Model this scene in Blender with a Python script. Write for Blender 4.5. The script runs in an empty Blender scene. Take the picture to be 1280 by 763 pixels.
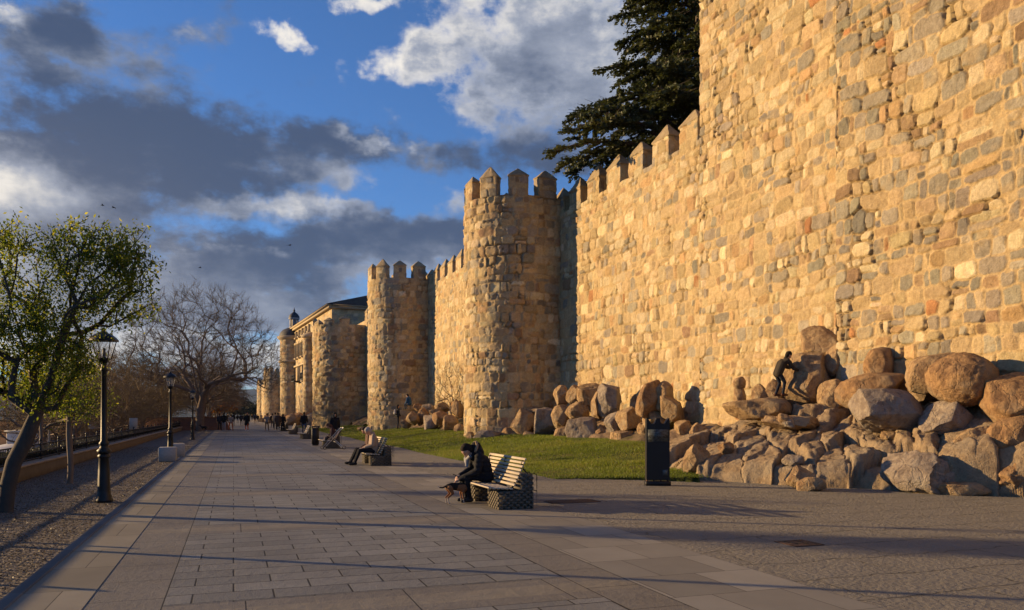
import bpy, bmesh, math, random
import numpy as np
from mathutils import Vector, Matrix

# ------------------------------------------------------------------ scene, camera, light
scene = bpy.context.scene
COL = scene.collection
R = math.radians
rng = np.random.default_rng(7)
random.seed(7)

cam_data = bpy.data.cameras.new("camera")
cam_data.sensor_width = 36.0
cam_data.sensor_fit = 'HORIZONTAL'
cam_data.lens = 28.125
cam_data.shift_y = 0.1066
cam_data.clip_start = 0.1
cam_data.clip_end = 30000.0
cam = bpy.data.objects.new("camera", cam_data)
cam.location = (0, 0, 1.65)
cam.rotation_euler = (R(90), 0, 0)
COL.objects.link(cam)
scene.camera = cam

SUN_AZ = -75.5      # degrees from +Y, negative = to the left
SUN_EL = 11.0
SUN_STRENGTH = 5.0
SKY_STRENGTH = 0.070
scene.view_settings.view_transform = 'Standard'
scene.view_settings.look = 'None'
scene.view_settings.gamma = 1.0
scene.view_settings.exposure = 0.95
scene.cycles.max_bounces = 6
scene.cycles.diffuse_bounces = 3
scene.cycles.glossy_bounces = 2
scene.cycles.transmission_bounces = 4
scene.cycles.transparent_max_bounces = 12
scene.cycles.caustics_reflective = False
scene.cycles.caustics_refractive = False

sun_data = bpy.data.lights.new("sun", 'SUN')
sun_data.energy = SUN_STRENGTH
sun_data.angle = R(0.5)
sun_data.color = (1.0, 0.675, 0.32)
sun = bpy.data.objects.new("sun", sun_data)
_sd = Vector((math.sin(R(SUN_AZ)) * math.cos(R(SUN_EL)), math.cos(R(SUN_AZ)) * math.cos(R(SUN_EL)), math.sin(R(SUN_EL))))
sun.rotation_euler = _sd.to_track_quat('Z', 'Y').to_euler()
sun.location = (-60, 20, 40)
COL.objects.link(sun)


class NT:
    """tiny helper to write node maths"""
    def __init__(s, tree):
        s.t = tree
        s.n = tree.nodes
        s.l = tree.links

    def node(s, typ, **kw):
        nd = s.n.new(typ)
        for k, v in kw.items():
            setattr(nd, k, v)
        return nd

    def put(s, sock, v):
        if v is None:
            return
        if isinstance(v, bpy.types.NodeSocket):
            s.l.new(v, sock)
        else:
            sock.default_value = v

    def m(s, op, a, b=None, c=None, clamp=False):
        nd = s.node('ShaderNodeMath', operation=op, use_clamp=clamp)
        s.put(nd.inputs[0], a)
        s.put(nd.inputs[1], b)
        s.put(nd.inputs[2], c)
        return nd.outputs[0]

    def vm(s, op, a, b=None, out=0):
        nd = s.node('ShaderNodeVectorMath', operation=op)
        s.put(nd.inputs[0], a)
        s.put(nd.inputs[1], b)
        return nd.outputs[out]

    def scale(s, a, f):
        nd = s.node('ShaderNodeVectorMath', operation='SCALE')
        s.put(nd.inputs[0], a)
        s.put(nd.inputs[3], f)
        return nd.outputs[0]

    def sep(s, v):
        nd = s.node('ShaderNodeSeparateXYZ')
        s.put(nd.inputs[0], v)
        return nd.outputs

    def comb(s, x=0.0, y=0.0, z=0.0):
        nd = s.node('ShaderNodeCombineXYZ')
        s.put(nd.inputs[0], x); s.put(nd.inputs[1], y); s.put(nd.inputs[2], z)
        return nd.outputs[0]

    def noise(s, vec, scale, detail=4, rough=0.55, out=0, dim='3D'):
        nd = s.node('ShaderNodeTexNoise', noise_dimensions=dim)
        s.put(nd.inputs['Vector'], vec)
        nd.inputs['Scale'].default_value = scale
        nd.inputs['Detail'].default_value = detail
        nd.inputs['Roughness'].default_value = rough
        return nd.outputs[out]

    def voro(s, vec, scale, feature='F1', rand=1.0, out='Distance'):
        nd = s.node('ShaderNodeTexVoronoi', feature=feature)
        s.put(nd.inputs['Vector'], vec)
        nd.inputs['Scale'].default_value = scale
        nd.inputs['Randomness'].default_value = rand
        return nd.outputs[out]

    def mix(s, f, a, b, mode='MIX'):
        nd = s.node('ShaderNodeMix', data_type='RGBA', blend_type=mode)
        nd.clamp_factor = True
        s.put(nd.inputs[0], f)
        for i, v in ((6, a), (7, b)):
            if isinstance(v, (tuple, list)) and len(v) == 3:
                v = (*v, 1)
            s.put(nd.inputs[i], v)
        return nd.outputs[2]

    def sstep(s, x, a, b):
        nd = s.node('ShaderNodeMapRange', interpolation_type='SMOOTHSTEP')
        s.put(nd.inputs[0], x)
        nd.inputs[1].default_value = a
        nd.inputs[2].default_value = b
        return nd.outputs[0]

    def lin(s, x, a, b, c=0.0, d=1.0):
        nd = s.node('ShaderNodeMapRange')
        s.put(nd.inputs[0], x)
        for i, v in enumerate((a, b, c, d)):
            nd.inputs[i + 1].default_value = v
        return nd.outputs[0]


# ------------------------------------------------------------------ sky with broken evening clouds
world = bpy.data.worlds.new("World")
scene.world = world
world.use_nodes = True
W = NT(world.node_tree)
W.n.clear()
w_out = W.node('ShaderNodeOutputWorld')
sky = W.node('ShaderNodeTexSky', sky_type='NISHITA', sun_disc=False)
sky.sun_elevation = R(SUN_EL)
sky.sun_rotation = R(SUN_AZ)
sky.altitude = 1100
sky.air_density = 1.0
sky.dust_density = 0.15
sky.ozone_density = 3.0
bg_sky = W.node('ShaderNodeBackground')
blue = W.mix(1.0, sky.outputs[0], (0.62, 0.92, 1.30), 'MULTIPLY')
W.l.new(blue, bg_sky.inputs[0])
bg_sky.inputs[1].default_value = SKY_STRENGTH

# cloud banks: azimuth, elevation, half width, half height (degrees), weight, brightness
def az_el(px, py):
    x, y, z = (px - 640) / 1000, 1.0, (518 - py) / 1000
    return math.degrees(math.atan2(x, y)), math.degrees(math.atan2(z, math.hypot(x, y)))

BANKS = [  # bank centre and half size on the sky, weight, brightness
    (60, 45, 200, 62, 1.05, 0.30), (490, 296, 110, 28, 1.1, 0.14), (340, 392, 150, 24, 0.9, 0.42), (160, 375, 170, 24, 0.8, 0.75), (540, 330, 60, 20, 0.8, 0.5), (100, 165, 190, 50, 1.15, 0.10), (20, 250, 220, 60, 1.0, 0.30), (200, 225, 200, 52, 1.0, 0.10),
    (330, 195, 110, 34, 1.0, 0.10), (440, 175, 66, 26, 0.85, 0.16), (105, 82, 34, 14, -0.55, 0.3),
    (410, 226, 70, 18, 0.55, 1.0), (500, 190, 50, 18, 0.45, 0.8),
    (300, 325, 150, 32, 0.95, 0.14), (430, 305, 130, 30, 1.10, 0.10), (350, 268, 95, 11, 0.65, 1.5), (540, 300, 60, 22, 0.75, 0.35), (350, 365, 150, 30, 0.8, 0.30),
    (150, 335, 150, 45, 0.80, 0.62), (0, 340, 120, 60, 0.75, 0.62), (440, 352, 50, 14, 0.5, 0.75),
    (0, 236, 76, 30, 0.9, 3.2), (160, 430, 210, 24, 0.95, 1.05), (90, 475, 240, 16, 0.9, 0.8), (330, 450, 150, 18, 0.9, 1.1), (300, 480, 140, 8, 0.8, 0.5), (250, 395, 120, 16, 0.6, 0.25),
    (700, 70, 150, 84, 1.25, 0.74), (560, 70, 74, 44, 0.95, 1.0), (500, 92, 40, 22, 0.55, 0.9), (690, 20, 90, 40, 0.5, 0.95), (700, 110, 100, 22, 0.4, 0.9),
    (615, 195, 120, 26, 1.15, 0.08), (560, 262, 34, 22, 0.62, 0.75), (358, 36, 34, 17, 1.0, 1.05), (240, 250, 16, 6, 0.0, 1.0),
    (470, -6, 60, 14, 0.75, 1.0), (830, 150, 140, 70, 1.0, 0.35), (1250, 60, 320, 120, 0.9, 0.4), (-500, 350, 300, 90, 0.9, 0.5), (-300, 120, 200, 80, 0.9, 0.3),
]
grp = bpy.data.node_groups.new("cloud_banks", 'ShaderNodeTree')
grp.interface.new_socket("AzEl", in_out='INPUT', socket_type='NodeSocketVector')
grp.interface.new_socket("Density", in_out='OUTPUT', socket_type='NodeSocketFloat')
grp.interface.new_socket("Bright", in_out='OUTPUT', socket_type='NodeSocketFloat')
G = NT(grp)
g_in = G.node('NodeGroupInput')
g_out = G.node('NodeGroupOutput')
p0 = g_in.outputs[0]
wob = G.noise(p0, 0.09, 5, 0.6, out=1)
wob2 = G.noise(p0, 0.55, 4, 0.6, out=1)
p = G.vm('ADD', p0, G.vm('MULTIPLY', G.vm('SUBTRACT', wob, (0.5, 0.5, 0.5)), (11.0, 6.0, 0)))
p = G.vm('ADD', p, G.vm('MULTIPLY', G.vm('SUBTRACT', wob2, (0.5, 0.5, 0.5)), (2.6, 1.8, 0)))
tot = None
bri = None
for (bx_, by_, bw_, bh_, wt_, br_) in BANKS:
    a_, e_ = az_el(bx_, by_)
    a1_, _ = az_el(bx_ + bw_, by_)
    a0_, _ = az_el(bx_ - bw_, by_)
    _, e1_ = az_el(bx_, by_ - bh_)
    _, e0_ = az_el(bx_, by_ + bh_)
    hw_, hh_ = (a1_ - a0_) / 2, (e1_ - e0_) / 2
    q = G.vm('MULTIPLY', G.vm('SUBTRACT', p, (a_, e_, 0)), (1 / hw_, 1 / hh_, 0))
    d2 = G.vm('DOT_PRODUCT', q, q, out=1)
    g_ = G.m('EXPONENT', G.m('MULTIPLY', d2, -1.1))
    g_ = G.m('MULTIPLY', g_, wt_)
    b_ = G.m('MULTIPLY', g_, br_)
    tot = g_ if tot is None else G.m('ADD', tot, g_)
    bri = b_ if bri is None else G.m('ADD', bri, b_)
fine = G.noise(G.vm('MULTIPLY', p0, (1.0, 1.5, 1)), 0.22, 9, 0.62)
soft = G.m('DIVIDE', tot, G.m('ADD', 1.0, G.m('MULTIPLY', tot, 0.42)))
broad = G.noise(G.vm('MULTIPLY', p0, (1.0, 2.2, 1)), 0.055, 3, 0.5)
dens = G.m('ADD', soft, G.m('MULTIPLY', G.m('SUBTRACT', fine, 0.5), 1.9))
dens = G.m('ADD', dens, G.m('MULTIPLY', G.m('SUBTRACT', broad, 0.5), 1.1))
G.l.new(dens, g_out.inputs[0])
G.l.new(G.m('DIVIDE', bri, G.m('ADD', tot, 0.02)), g_out.inputs[1])

tc = W.node('ShaderNodeTexCoord')
x_, y_, z_ = W.sep(tc.outputs['Generated'])[:3]
az = W.m('MULTIPLY', W.m('ARCTAN2', x_, y_), 180 / math.pi)
el = W.m('MULTIPLY', W.m('ARCSINE', z_), 180 / math.pi)
ae = W.comb(az, el, 0.0)
def bank_node(vec):
    nd = W.node('ShaderNodeGroup')
    nd.node_tree = grp
    W.l.new(vec, nd.inputs[0])
    return nd
c0 = bank_node(ae)
c1 = bank_node(W.vm('ADD', ae, (-0.5, 1.5, 0)))
alpha = W.sstep(c0.outputs[0], 0.24, 0.74)
# sun-lit edge: thin cloud, or nothing above it towards the light
rim = W.m('SUBTRACT', c0.outputs[0], c1.outputs[0])
cap_ = W.noise(ae, 0.13, 3, 0.5)
rim = W.m('MULTIPLY', W.m('MULTIPLY', W.sstep(rim, 0.16, 0.75), W.sstep(cap_, 0.46, 0.60)), W.sstep(c0.outputs[0], 1.25, 0.55))
thin = W.m('SUBTRACT', 1.0, W.sstep(c0.outputs[0], 0.5, 1.0))
lit = W.m('ADD', W.m('MULTIPLY', rim, 0.70), W.m('MULTIPLY', W.m('MULTIPLY', thin, 0.40), c0.outputs[1]))
lit = W.m('ADD', lit, W.m('MULTIPLY', c0.outputs[1], 0.58), clamp=True)
tex = W.noise(W.vm('MULTIPLY', ae, (0.8, 1.5, 1.0)), 0.16, 8, 0.62)
lit = W.m('ADD', lit, W.m('MULTIPLY', W.m('SUBTRACT', tex, 0.5), 1.25), clamp=True)
ccol = W.mix(W.sstep(lit, 0.06, 0.66), (0.058, 0.092, 0.182), (0.36, 0.40, 0.50))
ccol = W.mix(W.sstep(lit, 0.50, 1.05), ccol, (1.0, 0.94, 0.86))
# warmer and brighter low in the west
warm = W.m('MULTIPLY', W.sstep(az, -14.0, -38.0), W.sstep(el, 22.0, 4.0))
ccol = W.mix(W.m('MULTIPLY', warm, 0.16), ccol, (0.95, 0.74, 0.48))
bg_cl = W.node('ShaderNodeBackground')
W.l.new(ccol, bg_cl.inputs[0])
bg_cl.inputs[1].default_value = 0.50
mixw = W.node('ShaderNodeMixShader')
W.l.new(W.m('MULTIPLY', alpha, W.sstep(el, -2.0, 1.5)), mixw.inputs[0])
W.l.new(bg_sky.outputs[0], mixw.inputs[1])
W.l.new(bg_cl.outputs[0], mixw.inputs[2])
W.l.new(mixw.outputs[0], w_out.inputs[0])
world.cycles.sampling_method = 'MANUAL'
world.cycles.sample_map_resolution = 512

# ------------------------------------------------------------------ frames of reference
# promenade frame: v across (to the right), u along (away); wall frame likewise
PV = np.array((0.9445, 0.3287)); PU = np.array((-0.3287, 0.9445))
WV = np.array((0.9285, 0.3714)); WU = np.array((-0.3714, 0.9285))
def prom(v, u, z=0.0):
    q = PV * v + PU * u
    return Vector((q[0], q[1], z))
def wallp(v, u, z=0.0):
    q = WV * v + WU * u
    return Vector((q[0], q[1], z))
PANG = math.atan2(PV[1], PV[0])       # rotation of an object whose local +X is v and +Y is u
def at(px, py, Y):
    """a point seen at this place of the photograph, Y metres away"""
    return Vector(((px - 640) / 1000 * Y, Y, 1.65 + (518 - py) / 1000 * Y))


# ------------------------------------------------------------------ numpy noise
def _hash(ix, iy, iz, seed):
    h = (ix * 374761393 + iy * 668265263 + iz * 2147483647 + seed * 974634777) & 0xffffffff
    h = ((h ^ (h >> 13)) * 1274126177) & 0xffffffff
    h = ((h ^ (h >> 16)) * 2246822519) & 0xffffffff
    return ((h ^ (h >> 15)) & 0xffffff) / float(0xffffff)
def vnoise(p, seed=0):
    p = np.asarray(p, float)
    i = np.floor(p).astype(np.int64)
    f = p - i
    f = f * f * (3 - 2 * f)
    r = 0
    for dx in (0, 1):
        wx = f[..., 0] if dx else 1 - f[..., 0]
        for dy in (0, 1):
            wy = f[..., 1] if dy else 1 - f[..., 1]
            for dz in (0, 1):
                wz = f[..., 2] if dz else 1 - f[..., 2]
                r = r + wx * wy * wz * _hash(i[..., 0] + dx, i[..., 1] + dy, i[..., 2] + dz, seed)
    return r * 2 - 1
def fbm(p, octv=4, seed=0, gain=0.5, lac=2.03):
    a, t, n = 1.0, 0.0, 0.0
    for o in range(octv):
        t = t + a * vnoise(p, seed + o * 17)
        n += a
        a *= gain
        p = p * lac + 11.3
    return t / n
def sm(x, a, b):
    t = np.clip((x - a) / (b - a), 0, 1)
    return t * t * (3 - 2 * t)


# ------------------------------------------------------------------ objects
def mesh_np(name, V, F, mats, cols=None, smooth=False, midx=None):
    """V Nx3; F list of integer arrays (each Mx3 or Mx4)"""
    V = np.asarray(V, np.float32)
    if isinstance(F, np.ndarray):
        F = [F]
    F = [f for f in F if len(f)]
    me = bpy.data.meshes.new(name)
    me.vertices.add(len(V))
    me.vertices.foreach_set('co', V.ravel())
    nl = sum(f.size for f in F)
    nf = sum(len(f) for f in F)
    me.loops.add(nl)
    me.loops.foreach_set('vertex_index', np.concatenate([f.ravel() for f in F]).astype(np.int32))
    me.polygons.add(nf)
    tot = np.concatenate([np.full(len(f), f.shape[1], np.int32) for f in F])
    st = np.concatenate([[0], np.cumsum(tot)[:-1]]).astype(np.int32)
    me.polygons.foreach_set('loop_start', st)
    me.polygons.foreach_set('loop_total', tot)
    if smooth:
        me.polygons.foreach_set('use_smooth', np.ones(nf, bool))
    if midx is not None:
        me.polygons.foreach_set('material_index', np.asarray(midx, np.int32))
    if cols is not None:
        at_ = me.attributes.new('col', 'FLOAT_COLOR', 'POINT')
        c4 = np.ones((len(V), 4), np.float32)
        c4[:, :3] = cols
        at_.data.foreach_set('color', c4.ravel())
    if not isinstance(mats, (list, tuple)):
        mats = [mats]
    for m in mats:
        me.materials.append(m)
    me.update(calc_edges=True)
    me.validate()
    return me
def link(name, me, parent=None, loc=None):
    o = bpy.data.objects.new(name, me)
    COL.objects.link(o)
    if parent is not None:
        o.parent = parent
    if loc is not None:
        o.location = loc
    return o
def tag(o, label=None, cat=None, group=None, kind=None):
    if label: o['label'] = label
    if cat: o['category'] = cat
    if group: o['group'] = group
    if kind: o['kind'] = kind
    return o
def thing(name, label, cat, loc=(0, 0, 0), rz=0.0, group=None):
    o = bpy.data.objects.new(name, None)
    COL.objects.link(o)
    o.location = loc
    o.rotation_euler = (0, 0, rz)
    o.empty_display_size = 0.2
    return tag(o, label, cat, group)
def copy_tree(o, parent=None):
    c = o.copy()
    COL.objects.link(c)
    if parent is not None:
        c.parent = parent
    for ch in list(o.children):
        copy_tree(ch, c)
    return c


class MB:
    """collects shapes for ONE mesh object"""
    def __init__(s):
        s.V = []; s.F3 = []; s.F4 = []; s.n = 0
    def add(s, V, F):
        V = np.asarray(V, float).reshape(-1, 3)
        F = np.asarray(F, int)
        (s.F3 if F.shape[1] == 3 else s.F4).append(F + s.n)
        s.V.append(V)
        s.n += len(V)
        return s
    def box(s, c, d, rz=0.0, taper=1.0, bev=0.0, rx=0.0, ry=0.0):
        hx, hy, hz = d[0] / 2, d[1] / 2, d[2] / 2
        M = Matrix.Rotation(rz, 3, 'Z') @ Matrix.Rotation(ry, 3, 'Y') @ Matrix.Rotation(rx, 3, 'X')
        M = np.array(M)
        if bev <= 0:
            P = np.array([(x * hx * (taper if z > 0 else 1), y * hy * (taper if z > 0 else 1), z * hz)
                          for z in (-1, 1) for (x, y) in ((-1, -1), (1, -1), (1, 1), (-1, 1))])
            F = [(3, 2, 1, 0), (4, 5, 6, 7), (0, 1, 5, 4), (1, 2, 6, 5), (2, 3, 7, 6), (3, 0, 4, 7)]
            s.add(P @ M.T + np.array(c), F)
        else:
            b = min(bev, hx * .45, hy * .45, hz * .45)
            rings = []
            for z, ins in ((-hz, b), (-hz + b, 0), (hz - b, 0), (hz, b)):
                t = 1 + (taper - 1) * (z + hz) / (2 * hz)
                ax, ay = hx * t - ins, hy * t - ins
                rings.append([(-ax + b * .6, -ay, z), (ax - b * .6, -ay, z), (ax, -ay + b * .6, z), (ax, ay - b * .6, z),
                              (ax - b * .6, ay, z), (-ax + b * .6, ay, z), (-ax, ay - b * .6, z), (-ax, -ay + b * .6, z)])
            P = np.array(rings).reshape(-1, 3)
            F = []
            for r in range(3):
                for k in range(8):
                    F.append((r * 8 + k, r * 8 + (k + 1) % 8, r * 8 + 8 + (k + 1) % 8, r * 8 + 8 + k))
            F += [(5, 4, 1, 0), (4, 3, 2, 1), (7, 6, 5, 0), (24, 25, 28, 29), (25, 26, 27, 28), (24, 29, 30, 31)]
            s.add(P @ M.T + np.array(c), F)
        return s
    def tube(s, pts, rad, k=8, cap=True):
        pts = np.asarray(pts, float)
        n = len(pts)
        rad = np.broadcast_to(np.asarray(rad, float), (n,))
        t = np.gradient(pts, axis=0)
        t /= np.linalg.norm(t, axis=1)[:, None] + 1e-12
        up = np.array((0, 0, 1.0)) if abs(t[:, 2]).mean() < 0.8 else np.array((1.0, 0, 0))
        a = np.cross(t, up); a /= np.linalg.norm(a, axis=1)[:, None] + 1e-12
        b = np.cross(t, a)
        ang = np.arange(k) * 2 * math.pi / k
        V = pts[:, None, :] + rad[:, None, None] * (np.cos(ang)[None, :, None] * a[:, None, :] + np.sin(ang)[None, :, None] * b[:, None, :])
        F = []
        for i in range(n - 1):
            for j in range(k):
                F.append((i * k + j, i * k + (j + 1) % k, (i + 1) * k + (j + 1) % k, (i + 1) * k + j))
        base = s.n
        s.add(V.reshape(-1, 3), F)
        if cap:
            for r, sgn in ((0, 1), (n - 1, -1)):
                c = [base + r * k + j for j in range(k)]
                if sgn < 0: c = c[::-1]
                for j in range(1, k - 1):
                    s.F3.append(np.array([(c[0], c[j], c[j + 1])]))
        return s
    def lathe(s, prof, k=16, c=(0, 0, 0), rot=0.0):
        prof = np.asarray(prof, float)
        ang = np.arange(k) * 2 * math.pi / k + rot
        V = np.stack([prof[:, 0, None] * np.cos(ang), prof[:, 0, None] * np.sin(ang), np.repeat(prof[:, 1, None], k, 1)], -1)
        F = [(i * k + j, i * k + (j + 1) % k, (i + 1) * k + (j + 1) % k, (i + 1) * k + j) for i in range(len(prof) - 1) for j in range(k)]
        s.add(V.reshape(-1, 3) + np.array(c), F)
        return s
    def prism(s, poly, z0, z1):
        """vertical prism on a polygon (may be concave only if star shaped about its centre)"""
        P = np.asarray(poly, float)
        n = len(P)
        z0 = np.broadcast_to(z0, (n,)); z1 = np.broadcast_to(z1, (n,))
        V = np.concatenate([np.c_[P, z0], np.c_[P, z1], [[*P.mean(0), z0.mean()]], [[*P.mean(0), z1.mean()]]])
        base = s.n
        s.add(V, [(j, (j + 1) % n, n + (j + 1) % n, n + j) for j in range(n)])
        s.F3.append(base + np.array([((j + 1) % n, j, 2 * n) for j in range(n)] + [(n + j, n + (j + 1) % n, 2 * n + 1) for j in range(n)]))
        return s
    def mesh(s, name, mat, smooth=False):
        V = np.concatenate(s.V)
        F = []
        if s.F4: F.append(np.concatenate(s.F4))
        if s.F3: F.append(np.concatenate(s.F3))
        return mesh_np(name, V, F, mat, smooth=smooth)
    def build(s, name, mat, parent=None, smooth=False, loc=None):
        o = link(name, s.mesh(name, mat, smooth), parent, loc)
        if smooth == 'auto':
            pass
        return o


def multi_tube(paths, rads, k=4):
    """many tapered tubes with the same number of points: paths (B,n,3), rads (B,n)"""
    P = np.asarray(paths, float); Rr = np.asarray(rads, float)
    B, n, _ = P.shape
    t = np.empty_like(P)
    t[:, 1:-1] = P[:, 2:] - P[:, :-2]
    t[:, 0] = P[:, 1] - P[:, 0]
    t[:, -1] = P[:, -1] - P[:, -2]
    t /= np.linalg.norm(t, axis=2)[..., None] + 1e-12
    up = np.where(np.abs(t[:, :1, 2:3]) < 0.85, np.array((0, 0, 1.0)), np.array((1.0, 0, 0)))
    a = np.cross(t, np.broadcast_to(up, t.shape)); a /= np.linalg.norm(a, axis=2)[..., None] + 1e-12
    b = np.cross(t, a)
    ang = np.arange(k) * 2 * math.pi / k
    V = P[:, :, None, :] + Rr[:, :, None, None] * (np.cos(ang)[:, None] * a[:, :, None, :] + np.sin(ang)[:, None] * b[:, :, None, :])
    i = np.arange(n - 1)[:, None] * k
    j = np.arange(k)[None, :]
    j2 = (j + 1) % k
    f = np.stack([i + j, i + j2, i + k + j2, i + k + j], -1).reshape(-1, 4)
    F = (f[None] + (np.arange(B) * n * k)[:, None, None]).reshape(-1, 4)
    return V.reshape(-1, 3), F

# ------------------------------------------------------------------ materials
def new_mat(name):
    m = bpy.data.materials.new(name)
    m.use_nodes = True
    t = NT(m.node_tree)
    b = m.node_tree.nodes['Principled BSDF']
    return m, t, b
def bump(t, b, h, strength=0.5, dist=0.02):
    nd = t.node('ShaderNodeBump')
    nd.inputs['Strength'].default_value = strength
    nd.inputs['Distance'].default_value = dist
    t.l.new(h, nd.inputs['Height'])
    t.l.new(nd.outputs[0], b.inputs['Normal'])
def obj_co(t):
    return t.node('ShaderNodeTexCoord').outputs['Object']
def simple(name, col, rough=0.7, metal=0.0, var=0.12, scale=6.0, bmp=0.15, spec=0.5):
    m, t, b = new_mat(name)
    n = t.noise(obj_co(t), scale, 5, 0.6)
    c = t.mix(n, tuple(x * (1 - var) for x in col), tuple(min(1, x * (1 + var)) for x in col))
    t.l.new(c, b.inputs['Base Color'])
    b.inputs['Roughness'].default_value = rough
    b.inputs['Metallic'].default_value = metal
    b.inputs['Specular IOR Level'].default_value = spec
    if bmp:
        bump(t, b, t.noise(obj_co(t), scale * 5, 4, 0.6), bmp, 0.01)
    return m

# granite masonry: the colour of every stone comes with the mesh, grain and pitting from here
def masonry_mat(name, grain=0.4, dist=0.015):
    m, t, b = new_mat(name)
    a = t.node('ShaderNodeAttribute', attribute_name='col')
    co = obj_co(t)
    n1 = t.noise(co, 7, 7, 0.7)
    n2 = t.noise(co, 24, 5, 0.75)
    c = t.mix(t.lin(n1, 0.35, 0.65, 0.0, 0.75), a.outputs['Color'], t.mix(1.0, a.outputs['Color'], (0.66, 0.62, 0.56), 'MULTIPLY'))
    c = t.mix(t.lin(n2, 0.5, 0.72, 0.0, 0.7), c, t.mix(1.0, c, (1.42, 1.38, 1.28), 'MULTIPLY'))
    c = t.mix(t.lin(n2, 0.42, 0.30, 0.0, 0.75), c, t.mix(1.0, c, (0.45, 0.42, 0.40), 'MULTIPLY'))
    t.l.new(c, b.inputs['Base Color'])
    b.inputs['Roughness'].default_value = 0.9
    b.inputs['Specular IOR Level'].default_value = 0.25
    h = t.m('ADD', t.m('MULTIPLY', n2, 0.8), t.m('MULTIPLY', n1, 1.2))
    bump(t, b, h, grain, dist)
    return m
M_MASON = masonry_mat("granite_masonry", 0.8, 0.05)

def rock_mat(name, base, dark, grey, sc=1.0):
    m, t, b = new_mat(name)
    co = obj_co(t)
    n0 = t.noise(co, 0.9 * sc, 5, 0.6)
    n1 = t.noise(co, 5 * sc, 7, 0.65)
    n2 = t.noise(co, 42 * sc, 3, 0.7)
    c = t.mix(t.sstep(n1, 0.36, 0.64), dark, base)
    c = t.mix(t.m('MULTIPLY', t.sstep(n0, 0.50, 0.68), 0.65), c, grey)
    c = t.mix(t.lin(n2, 0.55, 0.75, 0.0, 0.5), c, t.mix(1.0, c, (1.5, 1.45, 1.4), 'MULTIPLY'))
    c = t.mix(t.lin(n2, 0.42, 0.28, 0.0, 0.8), c, t.mix(1.0, c, (0.4, 0.38, 0.36), 'MULTIPLY'))
    t.l.new(c, b.inputs['Base Color'])
    b.inputs['Roughness'].default_value = 0.92
    b.inputs['Specular IOR Level'].default_value = 0.2
    cr = t.voro(t.vm('ADD', co, t.scale(t.noise(co, 2.2, 4, 0.6, out=1), 0.35)), 1.7, 'DISTANCE_TO_EDGE')
    crack = t.m('MULTIPLY', t.sstep(cr, 0.0, 0.03), 0.15)
    h = t.m('ADD', t.m('ADD', t.m('MULTIPLY', n2, 0.22), n1), crack)
    bump(t, b, h, 1.0, 0.10)
    return m
M_ROCK = rock_mat("tan_granite", (0.40, 0.275, 0.145), (0.23, 0.145, 0.08), (0.30, 0.25, 0.175))
M_ROCK2 = rock_mat("rusty_granite", (0.36, 0.22, 0.105), (0.20, 0.115, 0.06), (0.28, 0.22, 0.145))
M_ROCK3 = rock_mat("grey_granite", (0.33, 0.27, 0.205), (0.20, 0.155, 0.12), (0.27, 0.25, 0.225))

def bed_mat():
    m, t, b = new_mat("bedrock")
    co = obj_co(t)
    n0 = t.noise(co, 0.8, 5, 0.6); n1 = t.noise(co, 4, 7, 0.68); n2 = t.noise(co, 30, 4, 0.72)
    c = t.mix(t.sstep(n1, 0.36, 0.62), (0.235, 0.165, 0.100), (0.375, 0.275, 0.165))
    c = t.mix(t.m('MULTIPLY', t.sstep(n0, 0.46, 0.62), 0.7), c, (0.285, 0.235, 0.17))
    c = t.mix(t.lin(n2, 0.52, 0.72, 0.0, 0.5), c, t.mix(1.0, c, (1.5, 1.45, 1.35), 'MULTIPLY'))
    c = t.mix(t.lin(n2, 0.44, 0.30, 0.0, 0.7), c, t.mix(1.0, c, (0.45, 0.42, 0.40), 'MULTIPLY'))
    t.l.new(c, b.inputs['Base Color'])
    b.inputs['Roughness'].default_value = 0.93
    b.inputs['Specular IOR Level'].default_value = 0.2
    bump(t, b, t.m('ADD', t.m('MULTIPLY', n2, 0.5), n1), 1.0, 0.08)
    return m
M_BED = bed_mat()

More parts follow.
